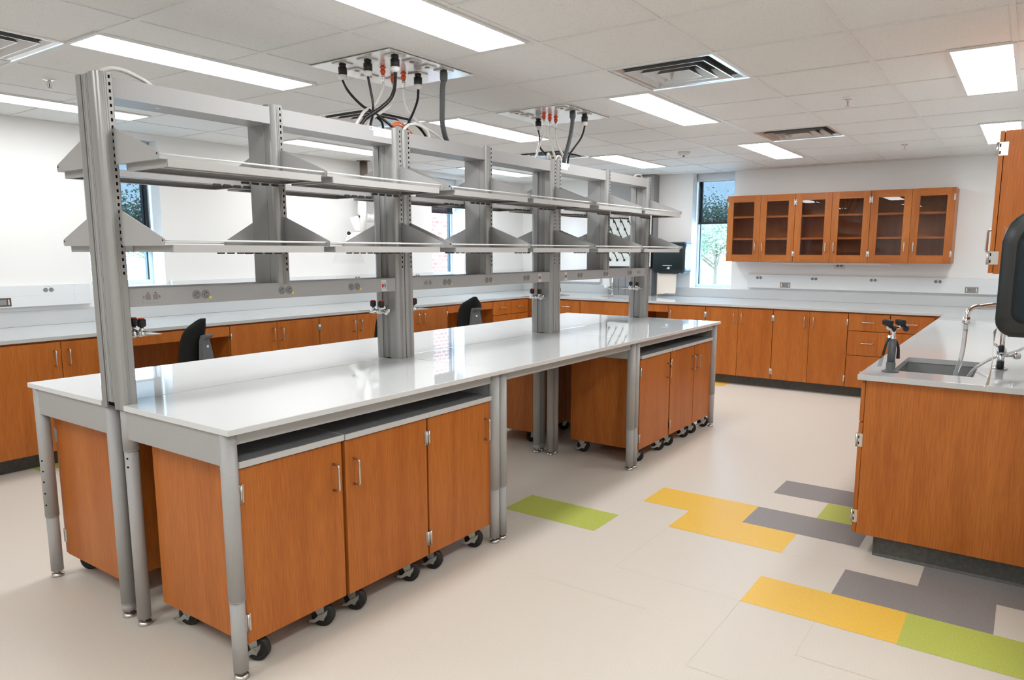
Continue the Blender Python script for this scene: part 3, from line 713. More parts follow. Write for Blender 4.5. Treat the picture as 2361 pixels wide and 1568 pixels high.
t = thing('wall_outlet', 'white wall outlet just below the strip light', 'outlet', (XB-.0005, -.272, 1.305), RB)
B().box(-.06, .06, -.006, 0, -.004, .07, .002).build('cover_plate', 'ivory_plastic', t); o = B(); outlet_pair(o, 0, -.006, .036, 1.); o.build('receptacle', None, t)
# right wall cabinet (end panel to the camera)
t = thing('wall_cabinet', 'closed wooden wall cabinet at the right frame edge', 'cabinet', (3.30, -2.003, 1.41), PI)
w = 3.30-2.375; h = .60; dp = 2.32-2.003-.001; c = B(); p = .018
c.box(0, p, 0, dp, 0, h); c.box(p, w-p, dp-p, dp, 0, h); c.box(p, w-p, 0, dp-p, 0, p); c.box(p, w-p, 0, dp-p, h-p, h); c.build('carcass', 'wood', t)
B().box(w-p, w, .0015, dp, 0, h, .001, 1).build('end_panel', 'wood', t)
for k in (0, 1):
    x0, x1 = w/2*k+.001, w/2*(k+1)-.001
    d = B().box(x0, x1, -DT+.002, -.001, .003, h-.001, .001, 1).build('door', 'wood', t); pull(d, x1-.05 if k == 0 else x0+.05, .145, -DT+.002)
    for z in (.068, h-.075): hinge_open(d, x0 if k == 0 else x1, z, -DT+.002, 1 if k == 0 else -1, .056)

# ------------------------------------------------------------------ mobile cabinets on casters
def caster(parent, x, y, zt, spin, brake=True):
    d = Vector((math.cos(spin), math.sin(spin), 0)); s_ = Vector((-d.y, d.x, 0)); c = Vector((x, y, .047))
    fk = B(); fk.box(x-.032, x+.032, y-.032, y+.032, zt-.004, zt); fk.cyl((x,y,zt-.016),(x,y,zt-.004), .02, seg=14)
    ax = c+d*.016
    for q in (-1, 1):
        o = s_*(q*.0185); P = [Vector((x,y,zt-.012))-d*.02, Vector((x,y,zt-.012))+d*.024, ax+d*.012+Vector((0,0,-.008)), ax-d*.012+Vector((0,0,-.008))]
        A = [fk.bm.verts.new(v+o) for v in P]; C = [fk.bm.verts.new(v+o+s_*(q*.0025)) for v in P]
        fk._f(A); fk._f(C[::-1])
        for k in range(4): fk._f([A[k], A[(k+1) % 4], C[(k+1) % 4], C[k]])
    fk.cyl(ax-s_*.026, ax+s_*.026, .0065, seg=10)
    f_ = fk.build('caster', 'zinc', parent)
    wh = B(); wh.lathe([(.030,-.015),(.044,-.015),(.047,-.011),(.047,.011),(.044,.015),(.030,.015)], ax, s_, 30); wh.lathe([(.006,-.017),(.03,-.0155),(.03,.0155),(.006,.017)], ax, s_, 18); wh.build('wheel', 'black_rubber', f_)
    if brake:
        q = B(); o = s_*.024 if s_.y < 0 else s_*-.024; n_ = o.normalized()
        up = Vector((0,0,1)); pl = [(-.055,-.014),(-.03,-.012),(-.012,.006),(.008,.014),(.026,.028),(.022,.008),(.012,-.006),(.008,-.018),(-.008,-.014),(-.03,-.026),(-.05,-.024)]
        A = [q.bm.verts.new(ax+o+d*a+up*b_) for a, b_ in pl]; C = [q.bm.verts.new(ax+o+n_*.003+d*a+up*b_) for a, b_ in pl]
        q._f(A); q._f(C[::-1])
        for k in range(len(pl)): q._f([A[k], A[(k+1) % len(pl)], C[(k+1) % len(pl)], C[k]])
        tip = ax+o+d*-.055+up*-.022; q.box(tip.x-.006, tip.x+.006, tip.y-.012, tip.y+.006, tip.z, tip.z+.003); q.cyl(ax+o, ax+o+n_*.006, .006, seg=10)
        q.build('brake_lever', 'zinc', f_)
def mobile(loc, rz, w, hside, label, depth=.545):
    t = thing('mobile_cabinet', label, 'mobile cabinet', loc, rz, 'mobile base cabinets')
    z0, z1 = .100, .7565; p = .018
    c = B(); c.box(0, p, .0, depth, z0, z1, .001, 1); c.box(w-p, w, .0, depth, z0, z1, .001, 1); c.box(p, w-p, depth-p, depth, z0, z1); c.box(p, w-p, 0, depth-p, z0, z0+p); c.box(p, w-p, 0, depth-p, z1-p, z1); c.build('carcass', 'wood', t)
    front(t, 'door', .0, w, z0+.0, z1-.003, hside, True, 'wood', .617)
    tp_ = B(); tp_.use('worksurface_grey'); tp_.box(-.002, w+.002, -.031, depth+.004, .7575, .7815, .0025); q = tp_.build('work_surface', None, t)
    B().box(-.0035, w+.0035, -.0345, -.0305, .7575, .7815, .0018).box(-.0048, -.002, -.033, depth, .758, .781).box(w+.002, w+.0048, -.033, depth, .758, .781).build('edge_band', 'edge_band', q)
    for x, y, a in ((.060, .036, -1.13), (w-.095, .036, -1.02), (.062, depth-.06, -1.2), (w-.095, depth-.06, -.95)): caster(t, x, y, z0, a)
    return t
mobile((.070, .0615+.02, 0), 0, .458, 'L', 'wooden mobile cabinet under the aisle side, nearest the camera')
mobile((.540, .0575+.02, 0), 0, .479, 'R', 'wooden mobile cabinet under the aisle side, second from the camera')
mobile((1.026, .0575+.02, 0), 0, .462, 'L', 'wooden mobile cabinet under the aisle side, third from the camera, beside the table leg')
mobile((3.205, .056+.02, 0), 0, .508, 'L', 'wooden mobile cabinet under the far aisle side table, its long side visible')
mobile((3.730, .056+.02, 0), 0, .462, 'L', 'wooden mobile cabinet in the middle under the far aisle side table')
mobile((4.199, .056+.02, 0), 0, .43, 'R', 'wooden mobile cabinet nearest the back wall under the aisle side table')
for x1, w_, lb in ((.535, .465, 'wooden mobile cabinet under the far side of the island, its end visible at the left'), (1.01, .465, 'wooden mobile cabinet second along the far side of the island'), (1.485, .465, 'wooden mobile cabinet third along the far side of the island'),
                   (3.665, .465, 'wooden mobile cabinet on the far side, seen between the table legs'), (4.14, .465, 'wooden mobile cabinet on the far side behind the middle posts'), (4.61, .46, 'wooden mobile cabinet on the far side nearest the back wall')):
    mobile((x1, 1.475-.02, 0), PI, w_, 'L' if x1 in (1.01,) else 'R', lb, .50)

# ------------------------------------------------------------------ chairs
def chair(loc, rz, label):
    """faces local +y"""
    t = thing('task_chair', label, 'chair', loc, rz, 'black task chairs')
    def pad(n, m_, w0, w1, z0, z1, y0, bow, th):
        V = []; q = B()
        for side in (0, 1):
            G = []
            for j in range(m_+1):
                v = j/m_; z = z0+(z1-z0)*v; hw = (w0+(w1-w0)*v)
                cut = max(.12, 1-max(0, (v-.45)/.552)**4.2)**.5 if v > .3 else 1-.14*((.3-v)/.3)**2
                row = []
                for i in range(n+1):
                    s_ = -1+2*i/n; x = s_*hw*cut
                    y = y0-bow*(1-s_*s_)*.6-.11*(v-.15)**2+(0.03*v)
                    row.append(q.bm.verts.new((x, y-(th*(1-.55*s_*s_) if side else 0), z-.035*s_*s_*max(0, (v-.55)/.45)**2)))
                G.append(row)
            V.append(G)
        for side in (0, 1):
            for j in range(m_):
                for i in range(n): q._f([V[side][j][i], V[side][j][i+1], V[side][j+1][i+1], V[side][j+1][i]], True)
        for j in range(m_):
            for i in (0, n): q._f([V[0][j][i], V[0][j+1][i], V[1][j+1][i], V[1][j][i]], True)
        for i in range(n):
            for j in (0, m_): q._f([V[0][j][i], V[0][j][i+1], V[1][j][i+1], V[1][j][i]], True)
        return q
    pad(12, 24, .172, .150, .56, 1.015, -.20, .07, .035).build('backrest', 'black_fabric', t)
    sp_ = B(); prof = []
    L_ = [(-.20,.44),(-.31,.50),(-.335,.62),(-.33,.76),(-.32,.855),(-.355,.885),(-.353,.897),(-.305,.893),(-.295,.85),(-.298,.76),(-.302,.62),(-.28,.52),(-.19,.47)]
    A, C = [], []
    for (y, z) in L_:
        hw = .105-.055*max(0, min(1, (z-.55)/.33)); A.append(sp_.bm.verts.new((-hw, y, z))); C.append(sp_.bm.verts.new((hw, y, z)))
    sp_._f(A); sp_._f(C[::-1])
    for i in range(len(L_)): sp_._f([A[i], A[(i+1) % len(L_)], C[(i+1) % len(L_)], C[i]])
    spn = sp_.build('back_support', 'grey_plastic', t)
    B().box(-.009, .009, -.333, -.326, .800, .818).build('badge', 'white_plastic', spn)
    B().box(-.24, .24, -.22, .25, .445, .515, .03, 4).build('seat', 'black_fabric', t)
    B().box(-.13, .13, -.15, .14, .405, .445, .008).build('mechanism', 'black_plastic', t)
    B().cyl((0,0,.10),(0,0,.41), .026).cyl((0,0,.09),(0,0,.26), .034).build('gas_lift', 'black_plastic', t)
    bs = B(); bs.cyl((0,0,.065),(0,0,.12), .045)
    for k in range(5):
        a = 2*PI*k/5+.3; c, s_ = math.cos(a), math.sin(a); bs.tube([(0,0,.098),(c*.15,s_*.15,.09),(c*.29,s_*.29,.07)], lambda q: .022-.009*q, 8)
    bs.build('base', 'black_plastic', t)
    for k in range(5):
        a = 2*PI*k/5+.3; c, s_ = math.cos(a), math.sin(a); B().lathe([(.01,-.02),(.027,-.02),(.03,-.012),(.03,.012),(.027,.02),(.01,.02)], (c*.30,s_*.30,.03), (-s_,c,0), 16).cyl((c*.29,s_*.29,.03),(c*.29,s_*.29,.075), .008, seg=8).build('caster', 'black_plastic', t)
chair((1.46, 3.06, 0), .55, 'black task chair with grey back support at the nearer kneehole')
chair((4.83, 3.09, 0), -.22, 'black task chair with grey back support at the farther kneehole')
chair((3.278, 2.98, 0), .5, 'black task chair mostly hidden behind the first double post')

# ------------------------------------------------------------------ ceiling service panels with drops
def service_panel(x0, x1, y0, y1, plates, label):
    t = thing('service_panel', label, 'ceiling service panel', ((x0+x1)/2, (y0+y1)/2, H), 0, 'ceiling service panels')
    ox, oy = t.location.x, t.location.y; z = -.006
    B().box(x0-ox, x1-ox, y0-oy, y1-oy, z-.004, z).build('panel', 'gloss_panel', t)
    for x, y, s_, blank in plates:
        q = B(); q.use('satin_nickel'); q.box(x-s_-ox, x+s_-ox, y-s_-oy, y+s_-oy, z-.012, z-.004, .002)
        if blank: q.use('switch_grey'); q.lathe([(.014,0),(.012,.003)], (x-ox, y-oy, z-.012), (0,0,-1), 14)
        q.build('cover_plate', None, t)
ZP = H-.018
def plug_cord(path, x, y, label, r=.0075, sc=1.):
    t = thing('drop_cable', label, 'power cable', (x, y, ZP), 0, 'black power cords from the ceiling')
    R = lambda p: (p[0]-x, p[1]-y, p[2]-ZP)
    B().lathe([(.019,0),(.019,-.008),(.0165,-.009),(.0165,-.013),(.0235,-.015),(.0235,-.052),(.022,-.053)], seg=24).build('plug', 'black_plastic', t)
    B().lathe([(.0225,-.053),(.0225,-.066),(.018,-.075),(.010,-.080)], seg=24).build('cord_grip', 'white_plastic', t)
    B().tube([(0,0,-.074),(0,0,-.088)]+[R(p) for p in path], r, 10).build('cable', 'black_cable', t)
def gas_hose(path, x, y, label):
    t = thing('gas_hose', label, 'hose', (x, y, ZP+.008), 0, 'white hoses from the ceiling')
    zz = ZP+.008; R = lambda p: (p[0]-x, p[1]-y, p[2]-zz)
    B().lathe([(.010,.0),(.010,-.004),(.0165,-.005),(.0165,-.012),(.011,-.013),(.011,-.023),(.015,-.024),(.0145,-.036),(.012,-.037),(.0115,-.043),(.009,-.044)], seg=20).build('coupling', 'orange_plastic', t)
    B().lathe([(.0085,-.044),(.0085,-.055),(.0105,-.058),(.0105,-.068),(.007,-.070),(.0085,-.074),(.0085,-.080),(.006,-.084),(.006,-.098)], seg=16).build('connector', 'chrome', t)
    B().tube([(0,0,-.092),(0,0,-.108)]+[R(p) for p in path], .0078, 10).build('tubing', 'white_hose', t)
def conduit(path, x, y, label):
    t = thing('flexible_conduit', label, 'conduit', (x, y, ZP), 0, 'grey flexible conduits')
    R = lambda p: (p[0]-x, p[1]-y, p[2]-ZP)
    B().lathe([(.019,0),(.019,-.004),(.0215,-.005),(.0215,-.040),(.018,-.052)], seg=24).build('fitting', 'grey_plastic', t)
    P = spline([(0,0,-.04)]+[R(p) for p in path], 16)
    B().tube(P, lambda q: .0150+.0006*math.sin(q*420), 12, 0).build('sleeve', 'grey_plastic', t)
P1 = [(1.425,.995,.040,0),(1.443,.82,.040,0),(1.46,.638,.040,0),(1.82,.817,.040,0),(1.842,.643,.040,0),(1.56,1.03,.037,1),(1.595,.65,.037,1),(1.727,.66,.037,1),(1.83,1.02,.037,1),(1.70,1.08,.037,1)]
service_panel(1.372, 2.028, .585, 1.192, P1, 'glossy ceiling service panel with plugs, nearer the camera')
P2_ = [(3.357,1.027,.040,0),(3.232,.648,.040,0),(3.387,.64,.040,0),(3.08,1.03,.037,1),(3.20,1.02,.037,1),(3.11,.66,.037,1)]
service_panel(3.035, 3.655, .585, 1.192, P2_, 'glossy ceiling service panel with plugs, farther from the camera')
for nm, (x, y), pth, lb in (('c1', (1.425,.995), [(1.415,.956,2.36),(1.426,.917,2.314),(1.45,.878,2.271),(1.474,.838,2.244),(1.508,.80,2.211),(1.575,.76,2.150),(1.62,.76,2.09)], 'black power cord from the left plug of the nearer panel'),
                            ('c2', (1.443,.82), [(1.450,.811,2.339),(1.456,.803,2.271),(1.443,.796,2.209),(1.423,.788,2.170),(1.40,.775,2.09)], 'black power cord from the second plug of the nearer panel'),
                            ('c3', (1.46,.638), [(1.470,.658,2.334),(1.46,.678,2.286),(1.418,.699,2.240),(1.377,.719,2.207),(1.335,.74,2.170),(1.28,.757,2.09)], 'thick black power cord from the front plug of the nearer panel'),
                            ('c4', (1.82,.817), [(1.807,.812,2.35),(1.769,.808,2.28),(1.719,.804,2.209),(1.675,.79,2.15),(1.64,.775,2.09)], 'black power cord from the right plug of the nearer panel'),
                            ('d1', (3.357,1.027), [(3.28,.963,2.335),(3.19,.902,2.262),(3.165,.841,2.205),(3.15,.78,2.155),(3.17,.765,2.09)], 'black power cord from the left plug of the farther panel'),
                            ('d2', (3.387,.64), [(3.404,.662,2.365),(3.403,.687,2.317),(3.353,.711,2.25),(3.328,.736,2.194),(3.34,.757,2.09)], 'black power cord from the right plug of the farther panel')):
    plug_cord(pth, x, y, lb, .0098 if nm == 'c3' else .0070)
for (x, y), pth, lb in (((1.586,.856), [(1.578,.87,2.355),(1.53,.865,2.29),(1.43,.84,2.237),(1.35,.79,2.186),(1.285,.755,2.135),(1.25,.757,2.09)], 'white hose with red coupling, left one under the nearer panel'),
                        ((1.748,.86), [(1.752,.862,2.345),(1.77,.845,2.283),(1.827,.816,2.225),(1.893,.788,2.189),(1.962,.765,2.150),(2.03,.762,2.09)], 'white hose with red coupling, right one under the nearer panel'),
                        ((1.76,.953), [(1.72,.93,2.35),(1.65,.88,2.30),(1.54,.83,2.246),(1.453,.812,2.197),(1.40,.79,2.14),(1.37,.77,2.09)], 'white hose with red coupling behind the thick black cord'),
                        ((3.192,.868), [(3.20,.872,2.36),(3.13,.86,2.275),(3.05,.83,2.196),(2.95,.78,2.155),(2.90,.77,2.09)], 'white hose with red coupling, left of three under the farther panel'),
                        ((3.273,.869), [(3.272,.865,2.34),(3.255,.84,2.261),(3.243,.81,2.207),(3.215,.78,2.155),(3.21,.77,2.09)], 'white hose with red coupling, middle of three under the farther panel'),
                        ((3.357,.871), [(3.345,.86,2.345),(3.335,.835,2.275),(3.352,.812,2.228),(3.372,.79,2.165),(3.40,.775,2.09)], 'white hose with red coupling, right of three under the farther panel')):
    gas_hose(pth, x, y, lb)
conduit([(1.857,.666,2.404),(1.879,.689,2.327),(1.904,.713,2.248),(1.943,.736,2.191),(2.003,.762,2.135),(2.03,.766,2.09)], 1.842, .643, 'thick grey flexible conduit under the nearer panel')
conduit([(3.263,.669,2.413),(3.278,.692,2.335),(3.276,.714,2.254),(3.273,.737,2.18),(3.295,.76,2.12),(3.31,.766,2.085)], 3.232, .648, 'thick grey flexible conduit under the farther panel')
def loop(name, pts, r, mt, label, cat='cable', grp=None):
    x, y, z = pts[0]; o = B().tube([(p[0]-x, p[1]-y, p[2]-z) for p in pts], r, 10).build(name, mt, None, (x, y, z)); return tag(o, label, cat, grp)
DN = lambda p, dz=-.06: [(p[0], p[1], p[2]+dz)]
def lp(name, pts, r, mt, label, cat='cable'): return loop(name, DN(pts[0])+pts+DN(pts[-1]), r, mt, label, cat)
lp('data_cable', [(1.572,.80,2.15),(1.596,.796,2.188),(1.628,.792,2.201),(1.66,.788,2.197),(1.692,.784,2.174),(1.736,.78,2.140)], .0048, 'orange_cable', 'taller orange cable loop above the first double post')
lp('data_cable', [(1.586,.806,2.15),(1.613,.80,2.184),(1.65,.797,2.189),(1.674,.794,2.176),(1.722,.79,2.140)], .0048, 'orange_cable', 'lower orange cable loop above the first double post')
lp('gas_tubing', [(1.612,.745,2.14),(1.653,.745,2.184),(1.708,.745,2.200),(1.764,.745,2.195),(1.812,.745,2.172),(1.826,.745,2.13)], .0085, 'white_hose', 'white tube loop above the first double post', 'tubing')
lp('power_cable', [(1.630,.775,2.14),(1.68,.772,2.196),(1.736,.772,2.206),(1.785,.772,2.187),(1.835,.772,2.14)], .0075, 'black_cable', 'black cable loop behind the white tube loop at the first double post')
lp('power_cable', [(1.43,.82,2.15),(1.47,.82,2.218),(1.505,.82,2.210),(1.531,.815,2.186),(1.538,.815,2.13)], .0065, 'black_cable', 'short black cable loop left of the orange cables')
lp('gas_tubing', [(.030,.76,2.12),(.052,.76,2.158),(.074,.76,2.172),(.104,.76,2.180),(.145,.76,2.178),(.185,.76,2.167),(.227,.76,2.150),(.26,.76,2.12)], .0085, 'white_hose', 'white tube loop on top of the near end post', 'tubing')
lp('gas_tubing', [(4.43,.76,2.12),(4.47,.76,2.155),(4.518,.76,2.166),(4.575,.76,2.165),(4.60,.76,2.13)], .0085, 'white_hose', 'white tube loop on top of the last post', 'tubing')
lp('gas_tubing', [(3.064,.75,2.12),(3.061,.75,2.172),(3.078,.752,2.190),(3.096,.754,2.174),(3.098,.754,2.12)], .0075, 'white_hose', 'small white tube loop above the second double post', 'tubing')
lp('gas_tubing', [(3.14,.735,2.12),(3.156,.735,2.170),(3.186,.735,2.183),(3.213,.735,2.17),(3.222,.735,2.12)], .0075, 'white_hose', 'white tube loop right of the second double post', 'tubing')
lp('power_cable', [(3.17,.80,2.12),(3.205,.80,2.172),(3.25,.80,2.178),(3.277,.80,2.16),(3.285,.80,2.12)], .006, 'black_cable', 'black cable loop above the second double post')

# ------------------------------------------------------------------ left wall: extraction arm
t = thing('fume_extraction_arm', 'white jointed fume extraction arm hanging near the left wall', 'extraction arm', (4.50, 4.18, H))
L_ = lambda *p: tuple(Vector(p)-Vector((4.50,4.18,H)))
B().lathe([(.085,0),(.085,-.004),(.05,-.006)]).cyl((0,0,-.42),(0,0,0), .044).build('duct', 'duct_steel', t)
B().lathe([(.10,-.40),(.10,-.44),(.05,-.45)]).build('collar', 'white_plastic', t)
B().tube([L_(4.50,4.18,2.10),L_(4.64,4.17,2.07),L_(4.67,4.15,1.99),L_(4.64,4.14,1.90),L_(4.56,4.13,1.87),L_(4.45,4.12,1.88)], .046, 16).build('upper_elbow', 'white_plastic', t)
B().cyl(L_(4.41,4.12,2.11), L_(4.385,4.12,1.66), .049, seg=24).box(*[v for k in range(3) for v in sorted((L_(4.36,4.07,2.10)[k], L_(4.46,4.17,2.15)[k]))], .012).build('arm_tube', 'white_plastic', t)
B().tube([L_(4.385,4.12,1.70),L_(4.36,4.10,1.64),L_(4.25,4.03,1.66),L_(4.14,3.98,1.655),L_(4.06,3.95,1.61),L_(4.03,3.945,1.53)], .048, 16).build('lower_elbow', 'white_plastic', t)
for i, (p, q) in enumerate((((4.30,4.10,1.885),(4.325,4.11,1.885)), ((4.72,4.10,1.88),(4.75,4.09,1.88)), ((4.055,3.93,1.69),(4.03,3.92,1.69)))):
    B().cyl(L_(*p), L_(*q), .006, seg=10).cyl(L_(*q), L_(q[0]+(q[0]-p[0])*.7, q[1]+(q[1]-p[1])*.7, q[2]), .016, .02, seg=12).build('clamp_knob', 'black_plastic', t)
hd = B(); prf = [(.05,.0),(.085,-.012),(.115,-.035),(.138,-.07),(.154,-.11),(.166,-.15),(.185,-.158)]
hd.lathe(prf, L_(4.03,3.945,1.53), (-.03,-.05,1), 32, False); hd.build('hood', 'clear_plastic', t)
B().lathe([(.052,.01),(.056,0),(.056,-.014),(.05,-.016)], L_(4.03,3.945,1.53), (-.03,-.05,1), 24).build('hood_collar', 'white_plastic', t)
cd = B(); c = [L_(4.33,4.10,1.90), L_(4.18,4.08,1.86), L_(4.25,4.08,1.73), L_(4.36,4.10,1.72)]
A = [cd.bm.verts.new(p) for p in c]; C = [cd.bm.verts.new(Vector(p)+Vector((0,.002,0))) for p in c]; cd._f(A); cd._f(C[::-1])
for i in range(4): cd._f([A[i], A[(i+1) % 4], C[(i+1) % 4], C[i]])
cd.build('paper_tag', 'paper_white', t)

# ------------------------------------------------------------------ back wall fittings left of the window
t = thing('plumbing_chase', 'grey metal plumbing chase from counter to ceiling on the back wall', 'plumbing chase', (XB, 2.39, T))
B().box(-.175, -.001, -.33, .33, .0005, H-T-.007, .002).build('cladding', 'steel_panel', t)
q = B()
for y in (-.30, .06, .16): q.box(-.1765, -.1745, y-.0015, y+.0015, .01, .38)
q.box(-.1765, -.1745, -.325, .325, .10, .103); q.build('seam', 'slot_black', t)
XR = XB-.1765
t = thing('drying_rack', 'white peg drying rack with black pegs above the back sink', 'drying rack', (XR, 2.39, 1.30))
B().box(-.022, -.0005, -.325, .325, 0, .70, .003).build('board', 'pegboard', t)
B().box(-.030, -.0005, -.335, -.326, -.01, .71).box(-.030, -.0005, .326, .335, -.01, .71).box(-.045, -.0005, -.335, .335, -.022, -.001).box(-.030, -.0005, -.335, .335, .701, .71).build('frame', 'black_plastic', t)
for r_ in range(6):
    for c_ in range(6):
        y = .285-.108*c_-.050*(r_ % 2); z = .085+.104*r_
        if y < -.30: continue
        B().cyl((-.022, y, z), (-.105, y+.012, z+.112), .0062, seg=8).lathe([(.015,0),(.015,.012),(.008,.02)], (-.022, y, z), (-1,0,0), 12).build('peg', 'black_plastic', t)
t = thing('whiteboard', 'framed whiteboard on the back wall left of the drying rack', 'whiteboard', (XB-.0005, 3.35, 1.06))
B().box(-.014, 0, -.41, .41, .012, .95).build('panel', 'whiteboard', t)
B().box(-.02, 0, -.425, -.41, 0, .962).box(-.02, 0, .41, .425, 0, .962).box(-.02, 0, -.41, .41, .95, .962).box(-.045, 0, -.41, .41, 0, .012).build('frame', 'frame_alu', t)
B().box(-.0148, -.014, -.34, -.235, .905, .925).build('maker_plate', 'ink_grey', t)
t = thing('soap_dispenser', 'small white soap dispenser on the back wall left of the sink', 'soap dispenser', (XR, 2.70, 1.02))
B().box(-.0, .0, 0, 0, 0, 0).bm.free()
B().prism([(-.07,0),(-.001,0),(-.001,.11),(-.085,.11)], 1, -.05, .05, .006).build('cup', 'white_plastic', t); B().box(-.05, -.02, -.018, .018, .11, .125, .004).build('push_lever', 'chrome', t)

def towel_dispenser(loc, rz, label):
    """local: back on y=0, front looks along -y"""
    t = thing('towel_dispenser', label, 'paper towel dispenser', loc, rz, 'paper towel dispensers')
    def prof(d0, d1, z0, z1, r):
        P = []; q_ = r*.5
        for (cy_, cz, a0, r_) in ((d1+r, z1-r, PI/2, r), (d1+q_, z0+q_, PI, q_)):
            for k in range(9):
                a = a0+PI/2*k/8; P.append((cy_+r_*math.cos(a), cz+r_*math.sin(a)))
        return [(d0, z1)]+P+[(d0, z0)]
    w = .205
    s_ = B(); s_.prism(prof(-.001, -.262, 0, .405, .105), 0, -w, w, .012, True); s_.build('shell', 'dispenser_shell', t)
    for sx in (-1, 1):
        q = B(); P = prof(-.005, -.257, .008, .397, .10); Q = prof(-.005, -.222, .045, .365, .078)
        A = [q.bm.verts.new((sx*(w+.004), *p)) for p in P]; C = [q.bm.verts.new((sx*(w+.016), p[0], p[1])) for p in Q]
        A0 = [q.bm.verts.new((sx*(w-.004), *p)) for p in P]
        n_ = len(P)
        for i in range(n_-1): q._f([A[i], A[i+1], C[i+1], C[i]], True); q._f([A0[i], A0[i+1], A[i+1], A[i]], True)
        sd = q.build('side_bezel', 'rim_black' if sx > 0 else 'dispenser_teal', t)
        g = B(); R_ = prof(-.005, -.213, .053, .357, .072); g.prism(R_, 0, sx*(w+.009), sx*(w+.0125), 0); g.build('side_window', 'dispenser_gloss', sd)
    B().box(-.075, .055, -.2635, -.262, .095, .101).box(-.02, .03, -.2635, -.262, .055, .060).lathe([(.016,0),(.016,.001),(.012,.0012)], (.01,-.262,.066), (0,-1,0), 14).box(-.03, .045, -.2635, -.262, .345, .350).build('front_marking', 'ink_blue', t)
    B().box(-.14, .14, -.225, -.16, -.006, .004).build('outlet_slot', 'black_plastic', t)
    return t
towel_dispenser((1.615, YR, 1.235), PI, 'black paper towel dispenser at the right frame edge')
towel_dispenser((XB, 1.79, 1.222), RB, 'dark paper towel dispenser on the back wall beside the window')
def towel(loc, rz, w, L, label):
    t = B(); n = 14; rnd = random.Random(4); A = []; 
    for side in (0, 1):
        G = []
        for j in range(11):
            row = []
            for i in range(n+1):
                u_ = -w+2*w*i/n; v_ = j/10
                rag = (rnd.uniform(-.006, .006)+.018*(i/n)) if j == 10 else 0
                row.append(t.bm.verts.new((u_, -.004*math.sin(v_*5+i*.18)-.012*v_*v_-side*.0012, -L*v_+rag)))
            G.append(row)
        A.append(G)
    for side in (0, 1):
        for j in range(10):
            for i in range(n): t._f([A[side][j][i], A[side][j][i+1], A[side][j+1][i+1], A[side][j+1][i]], True)
    for j in range(10):
        for i in (0, n): t._f([A[0][j][i], A[0][j+1][i], A[1][j+1][i], A[1][j][i]])
    o = t.build('paper_towel', 'towel_paper', None, loc); o.rotation_euler = (0,0,rz); return tag(o, label, 'paper towel', 'hanging paper towels')
towel((XB-.195, 1.83, 1.217), RB, .135, .275, 'beige paper towel hanging from the back wall dispenser')
towel((1.59, YR+.262, 1.236), PI, .10, .20, 'beige paper towel hanging from the right edge dispenser, seen edge on')

# ------------------------------------------------------------------ sink fittings
t = thing('gooseneck_faucet', 'chrome lab faucet behind the near sink, clear hose on its spout', 'faucet', (3.0, -2.05, T))
B().lathe([(.034,0),(.034,.006),(.026,.014),(.018,.02)]).cyl((0,0,.01),(0,0,.09), .016).lathe([(.02,.075),(.022,.085),(.022,.105),(.016,.112)]).build('base', 'chrome', t)
B().tube([(0,0,.09),(0,0,.25),(0,0,.285),(-.015,.014,.314),(-.045,.04,.326),(-.09,.08,.323),(-.13,.115,.316)], .0115, 12).build('spout', 'chrome', t)
B().tube([(-.03,.027,.318),(-.09,.08,.314),(-.140,.125,.318),(-.166,.148,.300),(-.173,.154,.268)], .0125, 12).lathe([(.017,.0),(.017,-.03),(.012,-.035)], (-.173,.154,.271), seg=18).lathe([(.008,-.035),(.0105,-.04),(.008,-.045),(.0105,-.05),(.008,-.055),(.0105,-.06),(.007,-.068)], (-.173,.154,.271), seg=14).build('vacuum_breaker', 'chrome', t)
B().cyl((0,0,.07),(.02,-.05,.07), .008).lathe([(.016,0),(.019,.01),(.016,.03)], (.02,-.05,.07), (.37,-.93,0), 8).cyl((-.01,0,.10),(-.035,.03,.13), .006).build('valve_handle', 'chrome', t)
B().cyl((-.028,.0,.005),(-.028,.0,.045), .017).build('valve_body', 'black_plastic', t); B().cyl((-.028,0,.09),(-.028,0,.125), .012).cyl((-.028,0,.108),(-.004,0,.108), .005).build('valve_knob', 'black_plastic', t)
loop('drain_hose', [(2.827,-1.896,1.148),(2.825,-1.895,1.10),(2.82,-1.892,1.03),(2.80,-1.885,.96),(2.77,-1.872,.90),(2.73,-1.86,.80),(2.71,-1.85,.74)], .0105, 'clear_hose', 'clear hose hanging from the faucet spout into the near sink', 'hose')
loop('supply_hose', [(4.2,-2.27,1.06),(3.6,-2.21,1.035),(3.2,-2.13,1.0),(3.03,-2.03,.972),(2.94,-1.97,.940),(2.86,-1.93,.90),(2.80,-1.90,.82),(2.78,-1.88,.75)], .0075, 'clear_hose', 'thin clear hose running from the right into the near sink', 'hose')
t = thing('eyewash_station', 'deck mounted eyewash with two black spray heads beside the near sink', 'eyewash', (2.587, -1.605, T))
B().lathe([(.039,0),(.039,.004),(.030,.008),(.0215,.014),(.0215,.045),(.0195,.05)], seg=28).cyl((0,0,.045),(0,0,.165), .0185, seg=28).build('pedestal', 'grey_plastic', t)
B().lathe([(.012,.160),(.015,.163),(.015,.172),(.010,.176),(.010,.186),(.012,.190),(.012,.203),(.009,.208)], seg=20).tube([(0,0,.202),(.015,-.012,.214),(.027,-.021,.219),(.031,-.024,.232)], .0075, 12).tube([(0,0,.202),(-.015,.012,.214),(-.027,.021,.219),(-.031,.024,.232)], .0075, 12).cyl((0,0,.176),(-.02,.015,.176), .007).build('yoke', 'chrome', t)
